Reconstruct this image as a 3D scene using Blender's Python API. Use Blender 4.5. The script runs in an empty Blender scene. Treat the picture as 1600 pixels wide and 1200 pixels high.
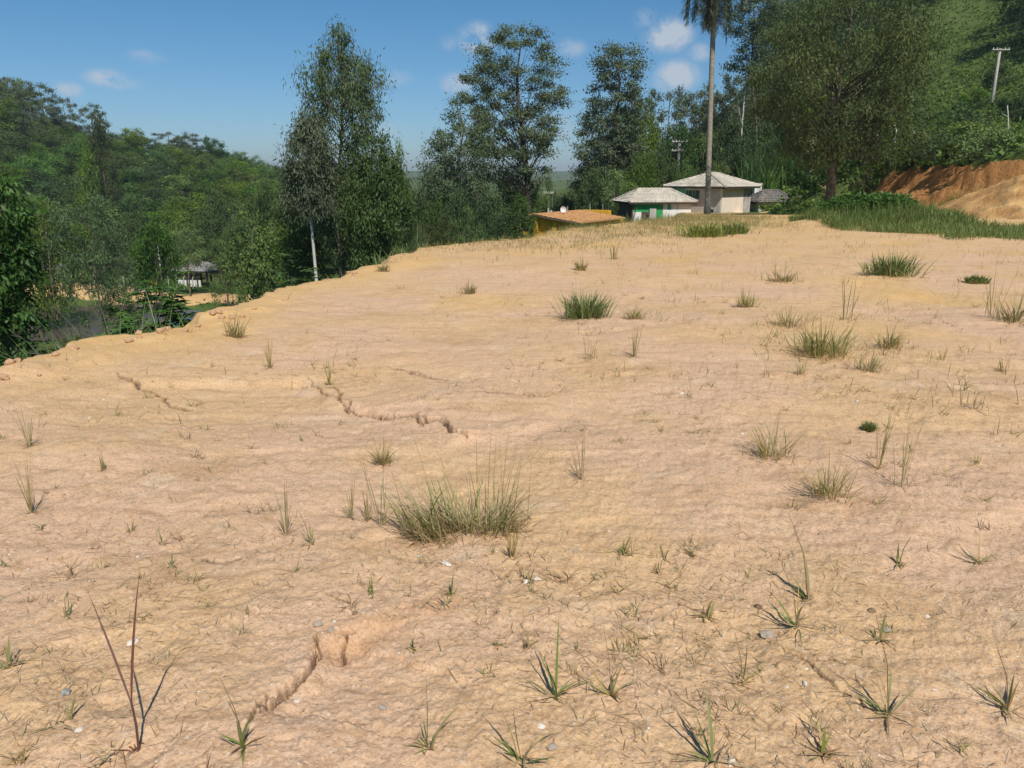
import bpy, math, random
import numpy as np
from mathutils import Vector

# ------------------------------------------------------------------ camera, sky, sun, exposure
S = bpy.context.scene
COL = S.collection
EYE = 1.6
HAZE = 0.00024
PITCH = math.radians(15.3)
FPX = 1186.0                      # focal length in pixels of the 1600 x 1200 photograph
cam_d = bpy.data.cameras.new('camera')
cam_d.sensor_width = 36.0
cam_d.lens = FPX / 1600 * 36
cam_d.clip_start = 0.05
cam_d.clip_end = 9000
cam = bpy.data.objects.new('camera', cam_d)
COL.objects.link(cam)
cam.location = (0, 0, EYE)
cam.rotation_euler = (math.pi / 2 - PITCH, 0, 0)
S.camera = cam

SUN_ELEV = math.radians(50)
SUN_AZ = math.radians(161)        # clockwise from +Y : behind the camera, to the right
sun_dir = Vector((math.sin(SUN_AZ) * math.cos(SUN_ELEV), math.cos(SUN_AZ) * math.cos(SUN_ELEV), math.sin(SUN_ELEV)))
sd_ = bpy.data.lights.new('sun', 'SUN')
sd_.energy = 4.1
sd_.angle = math.radians(0.53)
sd_.color = (1.0, 0.94, 0.85)
sun = bpy.data.objects.new('sun', sd_)
COL.objects.link(sun)
sun.rotation_euler = sun_dir.to_track_quat('Z', 'Y').to_euler()
sun.location = (20, -20, 60)

def px_dir(u, v):
    a = (u - 800) / FPX
    b = (600 - v) / FPX
    return np.array([a, math.cos(PITCH) + b * math.sin(PITCH), -math.sin(PITCH) + b * math.cos(PITCH)])

world = bpy.data.worlds.new('World')
S.world = world
world.use_nodes = True
wn = world.node_tree
wn.nodes.clear()
def wnode(t, **k):
    n = wn.nodes.new(t)
    for a, b in k.items():
        setattr(n, a, b)
    return n
sky = wnode('ShaderNodeTexSky', sky_type='NISHITA')
sky.sun_disc = False
sky.sun_elevation = SUN_ELEV
sky.sun_rotation = SUN_AZ
sky.altitude = 800
sky.air_density = 1.0
sky.dust_density = 0.6
sky.ozone_density = 2.0
tint = wnode('ShaderNodeMix', data_type='RGBA', blend_type='MULTIPLY')
tint.inputs[0].default_value = 1.0
tgeo = wnode('ShaderNodeTexCoord')
tsep = wnode('ShaderNodeSeparateXYZ'); wn.links.new(tgeo.outputs['Generated'], tsep.inputs[0])
tmr = wnode('ShaderNodeMapRange'); wn.links.new(tsep.outputs[2], tmr.inputs[0])
tmr.inputs[1].default_value = 0.0; tmr.inputs[2].default_value = 0.32
ttint = wnode('ShaderNodeMix', data_type='RGBA'); wn.links.new(tmr.outputs[0], ttint.inputs[0])
ttint.inputs[6].default_value = (0.60, 0.75, 0.95, 1)      # pale blue near the horizon
ttint.inputs[7].default_value = (0.27, 0.75, 0.93, 1)     # deeper blue above
wn.links.new(ttint.outputs[2], tint.inputs[7])
wn.links.new(sky.outputs[0], tint.inputs[6])
tc = wnode('ShaderNodeTexCoord')
nrm = wnode('ShaderNodeVectorMath', operation='NORMALIZE')
wn.links.new(tc.outputs['Generated'], nrm.inputs[0])
# small fair-weather clouds: soft blobs at fixed directions of the sky, broken by noise
noi = wnode('ShaderNodeTexNoise')
noi.inputs['Scale'].default_value = 16
noi.inputs['Detail'].default_value = 6
noi.inputs['Roughness'].default_value = 0.55
wn.links.new(nrm.outputs[0], noi.inputs['Vector'])
acc = None
CLOUDS = [(745, 60, 30, 22, 1.0), (715, 130, 26, 16, .65), (700, 66, 16, 12, .3), (1045, 55, 36, 26, 1.0), (1010, 28, 20, 14, .8),
          (1055, 118, 34, 24, 1.1), (1092, 82, 20, 14, .5), (165, 122, 30, 13, 1.0), (192, 131, 28, 10, .5), (108, 140, 20, 11, .5),
          (225, 90, 30, 11, .35), (620, 122, 24, 12, .5), (890, 75, 26, 14, .4), (875, 200, 20, 22, .45), (600, 205, 26, 12, .3),
          (-180, 60, 50, 24, .9), (-420, 150, 60, 20, .8), (330, -160, 60, 34, .9), (820, -260, 80, 40, .9), (1500, -420, 90, 50, .9)]
for (cu, cv, ru, rv, amp) in CLOUDS:
    d = px_dir(cu, cv)
    L = np.linalg.norm(d)
    d = d / L
    right = np.cross(d, [0, 0, 1]); right /= np.linalg.norm(right)
    up = np.cross(right, d)
    a = wnode('ShaderNodeVectorMath', operation='DOT_PRODUCT')
    a.inputs[1].default_value = tuple(right / (ru / FPX / L))
    b = wnode('ShaderNodeVectorMath', operation='DOT_PRODUCT')
    b.inputs[1].default_value = tuple(up / (rv / FPX / L))
    c = wnode('ShaderNodeVectorMath', operation='DOT_PRODUCT')
    c.inputs[1].default_value = tuple(d)
    for q in (a, b, c):
        wn.links.new(nrm.outputs[0], q.inputs[0])
    cb = wnode('ShaderNodeCombineXYZ')
    wn.links.new(a.outputs['Value'], cb.inputs[0])
    wn.links.new(b.outputs['Value'], cb.inputs[1])
    ln = wnode('ShaderNodeVectorMath', operation='LENGTH')
    wn.links.new(cb.outputs[0], ln.inputs[0])
    mr = wnode('ShaderNodeMapRange', interpolation_type='SMOOTHERSTEP')
    mr.inputs[1].default_value = 1.5
    mr.inputs[2].default_value = 0.1
    mr.inputs[3].default_value = 0
    mr.inputs[4].default_value = amp
    wn.links.new(ln.outputs['Value'], mr.inputs[0])
    gt = wnode('ShaderNodeMath', operation='GREATER_THAN')
    gt.inputs[1].default_value = 0.3
    wn.links.new(c.outputs['Value'], gt.inputs[0])
    m = wnode('ShaderNodeMath', operation='MULTIPLY')
    wn.links.new(mr.outputs[0], m.inputs[0])
    wn.links.new(gt.outputs[0], m.inputs[1])
    if acc is None:
        acc = m.outputs[0]
    else:
        ad = wnode('ShaderNodeMath', operation='MAXIMUM')
        wn.links.new(acc, ad.inputs[0]); wn.links.new(m.outputs[0], ad.inputs[1])
        acc = ad.outputs[0]
nr = wnode('ShaderNodeMapRange')
noi.inputs['Distortion'].default_value = 0.6
noi.inputs['Roughness'].default_value = 0.68
nr.inputs[1].default_value = 0.36; nr.inputs[2].default_value = 0.62
nr.inputs[3].default_value = -0.85; nr.inputs[4].default_value = 0.75
wn.links.new(noi.outputs[0], nr.inputs[0])
def wmath(op, x, y):
    n = wnode('ShaderNodeMath', operation=op)
    for i, q in enumerate((x, y)):
        if isinstance(q, (int, float)):
            n.inputs[i].default_value = q
        else:
            wn.links.new(q, n.inputs[i])
    return n.outputs[0]
mask = wmath('MULTIPLY', acc, wmath('ADD', 0.72, nr.outputs[0]))
cl = wnode('ShaderNodeClamp'); wn.links.new(mask, cl.inputs[0])
cl.inputs[2].default_value = 0.85
cmix = wnode('ShaderNodeMix', data_type='RGBA')
wn.links.new(cl.outputs[0], cmix.inputs[0])
wn.links.new(tint.outputs[2], cmix.inputs[6])
cmix.inputs[7].default_value = (5.6, 6.2, 7.0, 1)
bg = wnode('ShaderNodeBackground')
bg.inputs[1].default_value = 0.082
wn.links.new(cmix.outputs[2], bg.inputs[0])
wo = wnode('ShaderNodeOutputWorld')
wn.links.new(bg.outputs[0], wo.inputs[0])

vs = S.view_settings
vs.view_transform = 'Standard'
vs.look = 'None'
vs.exposure = 0.2
vs.gamma = 1.0
vs.use_curve_mapping = False
S.cycles.max_bounces = 6
S.cycles.diffuse_bounces = 3
S.cycles.glossy_bounces = 2
S.cycles.transmission_bounces = 3
S.cycles.transparent_max_bounces = 4
S.cycles.volume_bounces = 0

# ------------------------------------------------------------------ helpers
rng = np.random.default_rng(7)
random.seed(7)

def lattice(ix, iy, seed):
    h = (ix.astype(np.int64) * 374761393 + iy.astype(np.int64) * 668265263 + seed * 144269503) & 0xffffffff
    h = ((h ^ (h >> 13)) * 1274126177) & 0xffffffff
    h = h ^ (h >> 16)
    return h / 4294967295.0
def noise(x, y, seed=0):
    x = np.asarray(x, float); y = np.asarray(y, float)
    x0 = np.floor(x); y0 = np.floor(y)
    fx = x - x0; fy = y - y0
    x0 = x0.astype(np.int64); y0 = y0.astype(np.int64)
    def g(ix, iy, dx, dy):
        a = lattice(ix, iy, seed) * 2 * np.pi
        return np.cos(a) * dx + np.sin(a) * dy
    u = fx * fx * fx * (fx * (fx * 6 - 15) + 10)
    v = fy * fy * fy * (fy * (fy * 6 - 15) + 10)
    a = g(x0, y0, fx, fy); b = g(x0 + 1, y0, fx - 1, fy)
    c = g(x0, y0 + 1, fx, fy - 1); d = g(x0 + 1, y0 + 1, fx - 1, fy - 1)
    return ((a * (1 - u) + b * u) * (1 - v) + (c * (1 - u) + d * u) * v) * 1.5
def fbm(x, y, octaves, seed=0, gain=.5):
    s = 0; a = 1
    for k in range(octaves):
        s = s + a * noise(x * 2 ** k + 17.3 * k, y * 2 ** k - 9.1 * k, seed + k)
        a *= gain
    return s
def sstep(a, b, x):
    t = np.clip((x - a) / (b - a), 0, 1)
    return t * t * (3 - 2 * t)

def at(u, v, Y):
    """the point of the place at depth Y (metres ahead) seen in direction (u, v)"""
    d = px_dir(u, v)
    k = Y / d[1]
    return np.array([d[0] * k, Y, EYE + d[2] * k])
def flat(u, v, z=0.0):
    d = px_dir(u, v)
    k = (z - EYE) / d[2]
    return np.array([d[0] * k, d[1] * k])

# ------------------------------------------------------------------ lie of the land
EDGE = [(-6, -400), (-5.2, -60), (-5.0, 0), (-4.75, 4)] + [tuple(flat(u, v)) for u, v in
        [(-60, 592), (0, 577), (70, 560), (110, 543), (150, 532), (195, 523), (250, 517), (300, 507), (340, 492), (400, 466), (470, 440), (545, 428), (590, 420), (620, 402),
         (660, 388), (720, 380), (780, 377), (815, 372), (870, 362), (950, 352)]] + [(7, 33), (10, 45), (12.3, 56), (14.6, 68), (17.5, 78), (19, 92), (22, 130), (30, 500)]
EDGE = np.array(EDGE, float)
def poly_dist(x, y, P, signed=False):
    best = np.full(np.shape(x), 1e18); sg = np.ones(np.shape(x)); tt = np.zeros(np.shape(x))
    for i in range(len(P) - 1):
        ax, ay = P[i]; bx, by = P[i + 1]
        dx, dy = bx - ax, by - ay
        L2 = dx * dx + dy * dy
        t = np.clip(((x - ax) * dx + (y - ay) * dy) / L2, 0, 1)
        ex = x - ax - t * dx; ey = y - ay - t * dy
        d = ex * ex + ey * ey
        m = d < best
        best = np.where(m, d, best)
        if signed:
            sg = np.where(m, np.sign((x - ax) * dy - (y - ay) * dx), sg)
        tt = np.where(m, (i + t) / (len(P) - 1), tt)
    r = np.sqrt(best)
    return (r * sg if signed else r), tt

CTRL = []
def cw(*p):
    for q in p: CTRL.append(q)
def cp(*p):
    for (u, v, Y, dz) in p:
        w = at(u, v, Y); CTRL.append((w[0], w[1], w[2] + dz))
cw((0, 0, -5), (0, -60, -5), (10, 20, -5), (15, 40, -5), (10, 33, -4.5), (5, 10, -5), (18, 10, -4), (18, 25, -4), (18, 55, -3.5), (-3, 5, -7),
   (-15, 10, -9), (-20, 25, -10.5), (-10, 30, -7.5), (-14, 0, -8), (-30, -30, -9), (-60, 0, -12), (-200, -50, 0), (-40, -200, -5), (150, -200, 5),
   (-50, 75, -12.8), (-60, 100, -12), (-30, 90, -12.2), (-22, 70, -12), (-35, 60, -12.6), (-8, 95, -10.5), (-55, 50, -12.5), (-28, 45, -12), (-15, 45, -9.8),
   (-3, 60, -7.5), (-5, 120, -11), (5, 60, -4.6), (8, 75, -4.2), (14, 76, -3.9), (12, 92, -4.6), (0, 45, -5.5), (19, 84, -3.2),
   (-85, 75, -10), (-100, 110, -6), (-120, 60, 2), (-180, 150, 22), (-230, 260, 10), (-60, 420, -6), (-150, 420, 0), (40, 500, -14), (-40, 330, -10), (10, 200, -14), (30, 300, -14),
   (22, 66, -2.0), (26, 76, -1.8), (40, 62, 0.2), (33, 75, 0.4))
# left hill
cp((0, 196, 225, -1), (140, 236, 235, -2), (290, 252, 240, -3), (430, 285, 235, -3), (0, 330, 150, -4), (180, 345, 150, -4), (390, 372, 150, -4), (-250, 200, 190, 0),
   (90, 425, 112, -1), (300, 418, 122, -1), (560, 330, 200, -3), (680, 325, 190, -3))
# right hill
cp((900, 335, 110, -3), (1000, 325, 110, -2), (1150, 290, 100, -1), (1240, 268, 100, 0), (1180, 190, 150, -3), (1000, 270, 190, -3), (1080, 210, 190, -4), (1300, 225, 98, 0), (1400, 150, 130, 0), (1480, 40, 150, 0),
   (1500, -60, 175, 0), (1300, 30, 165, 0), (1200, 80, 190, -2), (1620, 60, 125, 0), (1553, 193, 92, 0), (1800, 120, 90, 2), (2300, 100, 70, 2), (1450, 225, 64, -1.0), (1650, 190, 60, -1.5), (1350, 250, 70, 0),
   (1700, -300, 260, -30), (1200, -50, 300, -40), (1000, 200, 300, -20))
cw((27, 40, 0.2), (27, 25, 0.0), (30, 10, 0.5), (40, 40, 3.5), (45, 15, 5), (60, 0, 8), (120, -30, 20), (24, 52, -1), (100, 60, 22), (160, 90, 40),
   (31, 52, .6), (35, 58, 1.0), (38.5, 64, 2.7), (42, 70, 4.0), (46, 76, 5.2), (50, 82, 6.0), (30, 62, .8), (27, 48, -.1), (34, 70, 2.5), (40, 58, 2.4), (36, 50, 2.0))
CTRL = np.array(CTRL)
def kern(r2): return np.sqrt(r2 + 36.0)
_d2 = (CTRL[:, None, 0] - CTRL[None, :, 0]) ** 2 + (CTRL[:, None, 1] - CTRL[None, :, 1]) ** 2
_n = len(CTRL)
_A = np.zeros((_n + 1, _n + 1)); _A[:_n, :_n] = kern(_d2) - np.eye(_n) * 0.15; _A[_n, :_n] = 1; _A[:_n, _n] = 1
_w = np.linalg.solve(_A, np.append(CTRL[:, 2], 0))
def R_(x, y):
    s = np.full(np.shape(x), _w[-1])
    for i in range(_n):
        s = s + _w[i] * kern((x - CTRL[i, 0]) ** 2 + (y - CTRL[i, 1]) ** 2)
    return s
def smax(a, b, k):
    h = np.clip(.5 + .5 * (a - b) / k, 0, 1)
    return b + (a - b) * h + k * h * (1 - h)
XB = (np.array([-60, 0, 20, 28, 36, 44, 52, 58, 64, 80]), np.array([24, 23, 22.5, 21.6, 22.2, 22.0, 22.6, 24.5, 28, 34.]))
def bank(x, y):
    xb = np.interp(y, *XB) + .7 * noise(y / 3.1, y * 0 + 3.3, 31) + .25 * noise(y / .8, y * 0, 32)
    d = x - xb
    h = np.interp(y, [-60, 5, 22, 34, 56, 76], [1.5, 1.6, 2.2, 3.0, 2.7, 0])
    prof = np.interp(d, [-0.6, 0, .8, 1.8, 2.5, 3.6], [0, .12, .42, .50, .90, 1.0])
    return h * prof, d
def crack(x, y, P, depth, w, seed):
    jx = x + .018 * noise(x * 9, y * 9, seed) + .002 * noise(x * 40, y * 40, seed + 1)
    jy = y + .018 * noise(x * 9 + 9, y * 9, seed + 2) + .002 * noise(x * 40, y * 40 + 5, seed + 3)
    d, t = poly_dist(jx, jy, P, True)
    ww = w * (.55 + 1.0 * np.abs(noise(t * 1.0 * len(P), t * 0 + seed, seed + 4))) * (np.minimum(t, 1 - t) * 6).clip(0, 1)
    return -depth * np.exp(-(d / (ww + 1e-4)) ** 2) * (ww > w * .12), d, t
def PX(L): return np.array([flat(u, v) for u, v in L])
GULLY = PX([(388, 1150), (400, 1118), (432, 1095), (440, 1075), (470, 1060), (492, 1038), (497, 1005), (520, 985), (545, 975), (600, 955), (650, 938)])
CRK = [(PX([(400, 1112), (425, 1110), (440, 1092)]), .03, .010), (PX([(393, 1140), (432, 1096), (462, 1068), (490, 1040), (496, 1008)]), .09, .016),
       (PX([(530, 1035), (538, 1010), (534, 985), (560, 980)]), .05, .008), (PX([(612, 950), (640, 948), (650, 940)]), .03, .008),
       (PX([(775, 905), (790, 896), (800, 885), (808, 884), (810, 903)]), .06, .012), (PX([(838, 890), (860, 900), (880, 905)]), .03, .008),
       (PX([(470, 584), (486, 592), (540, 630), (548, 634)]), .04, .02), (PX([(572, 634), (600, 641), (616, 643)]), .07, .024),
       (PX([(640, 640), (648, 648), (670, 655), (690, 654), (696, 662), (706, 672), (735, 682)]), .08, .026),
       (PX([(608, 573), (640, 578), (676, 588)]), .07, .028), (PX([(742, 611), (772, 615)]), .07, .03), (PX([(795, 609), (812, 616), (850, 619), (872, 614), (878, 606)]), .07, .024),
       (PX([(185, 582), (205, 590), (212, 594)]), .04, .03), (PX([(265, 620), (295, 627)]), .04, .03),
       (PX([(1195, 990), (1225, 1015), (1265, 1035), (1300, 1068), (1340, 1095), (1350, 1110)]), .022, .005), (PX([(1265, 1033), (1310, 1032)]), .015, .004),
       (PX([(1135, 965), (1160, 975), (1195, 992)]), .015, .004), (PX([(290, 868), (330, 872), (380, 866)]), .015, .006)]
CRK += [(PX([(466, 582), (486, 592), (512, 610), (540, 629), (572, 635), (616, 643), (648, 648), (690, 655), (706, 672), (738, 684)]), .03, .011),
        (PX([(600, 571), (640, 578), (676, 588), (705, 592)]), .03, .012), (PX([(738, 610), (772, 614), (812, 616), (850, 619), (878, 608)]), .03, .012),
        (PX([(180, 578), (205, 590), (240, 600), (268, 620), (295, 627)]), .03, .013), (PX([(388, 1150), (402, 1116), (436, 1092), (464, 1066), (492, 1040), (497, 1005), (505, 985)]), .05, .005),
        (PX([(770, 906), (790, 896), (800, 884), (840, 888), (862, 900), (900, 908)]), .03, .006)]
def jag(P, seed, n=3, k=.09):
    r_ = np.random.default_rng(seed); P = [np.array(p) for p in P]
    for _ in range(n):
        Q = [P[0]]
        for a_, b_ in zip(P[:-1], P[1:]):
            d_ = b_ - a_; Q += [(a_ + b_) / 2 + np.array([-d_[1], d_[0]]) * r_.normal() * k, b_]
        P = Q
    return np.array(P)
CRK = [(jag(P_, 90 + i, 2), dp_, wd_ * (.55 if i < 13 else 1)) for i, (P_, dp_, wd_) in enumerate(CRK)]
SCARP = PX([(170, 570), (210, 590), (270, 592), (420, 582), (470, 583), (540, 628), (640, 642), (720, 680), (800, 668), (900, 655)])
def H(x, y, fine=True):
    x = np.asarray(x, float); y = np.asarray(y, float)
    shp = x.shape
    x = x.ravel(); y = y.ravel()
    sdn, _ = poly_dist(x, y, EDGE, True)
    r = np.hypot(x, y)
    sd = sdn + .30 * noise(x / 1.7, y / 1.7, 5) + .14 * noise(x / .5, y / .5, 6) + .05 * noise(x / .17, y / .17, 8)
    P = -.04 * np.logaddexp(0, (y - 30) / 2) * 2
    P = P + .05 * noise(x / 4, y / 4, 11) * sstep(2, 8, r) + .03 * noise(x / 1.3, y / 1.3, 12)
    # little rim of pushed-up earth along the drop
    P = P + .07 * np.exp(-((sd - .3) / .35) ** 2) * (.3 + 1.2 * np.maximum(0, noise(x / .6, y / .6, 14)))
    d = np.maximum(0, -sd)
    out = P - .95 * np.minimum(d, 2) - .62 * np.maximum(0, d - 2)
    Rr = R_(x, y)
    far = sstep(350, 700, r)
    hills = -14 + 16 * np.abs(noise(x / 700, y / 700, 21)) + 5 * noise(x / 190, y / 190, 22) + 26 * sstep(1700, 2600, r) * (1 - .4 * noise(x / 900, y / 900, 23) ** 2)
    Rr = Rr * (1 - far) + hills * far
    z = smax(out, Rr, .8)
    b, bd = bank(x, y)
    z = z + b + np.where((bd > -.5) & (bd < 3.4) & (y < 60), .30 * fbm(x / .9, y / .9, 4, 41) - .16 * np.abs(noise(y / .95, x / 1.6, 45)) * sstep(0, .8, bd), 0)
    # grassed heap and loose earth heap on the right
    def bump(cx, cy, rx, ry, h, p=1.0): return h * np.exp(-(((x - cx) / rx) ** 2 + ((y - cy) / ry) ** 2) ** p)
    z = z + bump(12.1, 26.5, 1.9, 1.5, .5, 1.3) + bump(14.9, 25.6, 2.2, 1.3, .3)
    z = z + bump(21.3, 31.0, 3.2, 4.2, 1.55, 1.2) * (1 + .25 * noise(x / 1.4, y / 1.4, 43) + .10 * fbm(x / .45, y / .45, 4, 44) * (1 + .0 * x)) + bump(18.8, 29.0, 2.0, 2.6, .55)
    z = z + bump(-46, 79, 13, 9, -1.6, 2)
    if fine:
        near = 1 - sstep(9, 26, r)
        pl = sstep(-.6, .4, sd)
        w = near * pl
        z = z + w * (.011 * noise(x / .42, y / .42, 51) + .004 * noise(x / .16, y / .16, 52))
        # wheel and blade scrapes: long low ridges running left-right, a little askew
        q = y - .28 * x
        s_ = x + .28 * y
        z = z + w * (.0025 * noise(s_ / .3, q / .07, 53) + .0035 * noise(s_ / .7, q / .20, 57)) * (.1 + .9 * sstep(-.1, .5, noise(x / 1.6, y / 1.6, 54)))
        z = z + w * .0045 * fbm(x / .09, y / .09, 3, 59)
        fin = (1 - sstep(4, 10, r)) * pl
        z = z + fin * (.005 * noise(x / .055, y / .055, 55) + .006 * np.maximum(0, noise(x / .022, y / .022, 56)))
        z = z + .015 * sstep(.0, .5, noise(x / .8, y / .8, 58)) * pl * near - .008 * sstep(.25, .5, noise(x / .23, y / .23, 60)) * w - .016 * sstep(.3, .6, noise(x / .9 + 40, y / .45, 66)) * w
        m = (r < 16) & (sd > -.5)
        if m.any():
            xm = x[m]; ym = y[m]
            dz = np.zeros(xm.shape)
            dd, t = poly_dist(xm + .03 * noise(xm * 6, ym * 6, 61), ym + .03 * noise(xm * 6, ym * 6 + 4, 62), GULLY, True)
            dz -= .05 * sstep(-.02, .10, dd) * (1 - sstep(.08, .75, dd)) * (np.minimum(t * 5, 1)) * (np.minimum((1 - t) * 4, 1)) * (np.abs(dd) < 1)
            dd, t = poly_dist(xm + .08 * noise(xm * 3, ym * 3, 63), ym + .08 * noise(xm * 3, ym * 3 + 4, 64), SCARP, True)
            side = -1.0
            dz -= .05 * sstep(-.05, .12, dd) * (1 - sstep(.25, 1.8, dd)) * (np.minimum(t * 6, 1)) * (np.minimum((1 - t) * 6, 1)) * (np.abs(dd) < 2)
            for i, (Pk, dep, wd) in enumerate(CRK):
                c, _, _ = crack(xm, ym, Pk, dep, wd, 70 + 7 * i)
                dz += c * .8
            z[m] += dz
    return z.reshape(shp)
def Hs(x, y, fine=False): return float(H(np.array([x]), np.array([y]), fine)[0])
def hit(u, v, fine=False):
    """where the line of sight meets the land, before 60 m"""
    d = px_dir(u, v)
    ks = np.geomspace(1.2, 160, 400)
    X = d[0] * ks; Y = d[1] * ks; Z = EYE + d[2] * ks
    g = H(X, Y, fine) - Z
    i = int(np.argmax(g > 0)) if (g > 0).any() else len(ks) - 1
    i = max(i, 1)
    f = g[i - 1] / (g[i - 1] - g[i] + 1e-9)
    k = ks[i - 1] + (ks[i] - ks[i - 1]) * min(max(f, 0), 1)
    return (d[0] * k, d[1] * k, Hs(d[0] * k, d[1] * k, fine))

# ------------------------------------------------------------------ mesh building
def np_mesh(name, V, F, mats=(), tone=None, matidx=None, smooth=False, cols=None):
    V = np.asarray(V, np.float32).reshape(-1, 3); F = np.asarray(F, np.int32)
    me = bpy.data.meshes.new(name)
    n, k = F.shape
    me.vertices.add(len(V)); me.vertices.foreach_set('co', V.ravel())
    me.loops.add(n * k); me.loops.foreach_set('vertex_index', F.ravel())
    me.polygons.add(n)
    me.polygons.foreach_set('loop_start', np.arange(0, n * k, k, dtype=np.int32))
    if matidx is not None: me.polygons.foreach_set('material_index', np.asarray(matidx, np.int32))
    for m in mats: me.materials.append(m)
    me.update(calc_edges=True)
    if smooth: me.polygons.foreach_set('use_smooth', np.ones(n, bool))
    if tone is not None:
        a = me.attributes.new('tone', 'FLOAT', 'FACE'); a.data.foreach_set('value', np.asarray(tone, np.float32))
    if cols is not None:
        a = me.attributes.new('zones', 'FLOAT_COLOR', 'POINT'); a.data.foreach_set('color', np.asarray(cols, np.float32).ravel())
    return me
def link(name, me, parent=None, loc=None, rz=0, scale=None, kind=None):
    o = bpy.data.objects.new(name, me); COL.objects.link(o)
    if parent is not None: o.parent = parent
    if loc is not None: o.location = loc
    if rz: o.rotation_euler = (0, 0, rz)
    if scale is not None: o.scale = scale
    if kind: o['kind'] = kind
    return o
def tag(o, label=None, cat=None, group=None, kind=None):
    if label: o['label'] = label
    if cat: o['category'] = cat
    if group: o['group'] = group
    if kind: o['kind'] = kind
    return o
def thing(name, label, cat, loc=(0, 0, 0), rz=0, group=None, scale=None):
    return tag(link(name, None, None, loc, rz, scale), label, cat, group)
class MB:
    def __init__(s): s.v = []; s.f = []; s.m = []
    def add(s, vs, fs, m=0):
        b = len(s.v); s.v += [tuple(q) for q in vs]
        for f in fs: s.f.append(tuple(b + i for i in f)); s.m.append(m)
    def box(s, x0, x1, y0, y1, z0, z1, m=0):
        s.add([(x0, y0, z0), (x1, y0, z0), (x1, y1, z0), (x0, y1, z0), (x0, y0, z1), (x1, y0, z1), (x1, y1, z1), (x0, y1, z1)],
              [(0, 3, 2, 1), (4, 5, 6, 7), (0, 1, 5, 4), (1, 2, 6, 5), (2, 3, 7, 6), (3, 0, 4, 7)], m)
    def tube(s, pts, rad, n=6, m=0, cap=True):
        pts = [Vector(p) for p in pts]; rings = []
        for i, p in enumerate(pts):
            d = (pts[min(i + 1, len(pts) - 1)] - pts[max(i - 1, 0)]).normalized()
            a = d.orthogonal().normalized() if i == 0 else (pa - d * pa.dot(d)).normalized()
            pa = a; b = d.cross(a)
            r = rad[i] if hasattr(rad, '__len__') else rad
            rings.append([p + a * r * math.cos(2 * math.pi * k / n) + b * r * math.sin(2 * math.pi * k / n) for k in range(n)])
        base = len(s.v)
        for rg in rings: s.v += [tuple(q) for q in rg]
        for i in range(len(rings) - 1):
            for k in range(n):
                s.f.append((base + i * n + k, base + i * n + (k + 1) % n, base + (i + 1) * n + (k + 1) % n, base + (i + 1) * n + k)); s.m.append(m)
        if cap:
            s.f.append(tuple(base + k for k in range(n))[::-1]); s.m.append(m)
            s.f.append(tuple(base + (len(rings) - 1) * n + k for k in range(n))); s.m.append(m)
    def mesh(s, name, mats, smooth=False):
        me = bpy.data.meshes.new(name); me.from_pydata(s.v, [], s.f)
        for q in (mats if isinstance(mats, (list, tuple)) else [mats]): me.materials.append(q)
        me.polygons.foreach_set('material_index', s.m)
        if smooth: me.polygons.foreach_set('use_smooth', [True] * len(s.f))
        me.update(); return me
    def build(s, name, mats, parent=None, loc=None, smooth=False, **k):
        return link(name, s.mesh(name, mats, smooth), parent, loc, **k)

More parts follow.
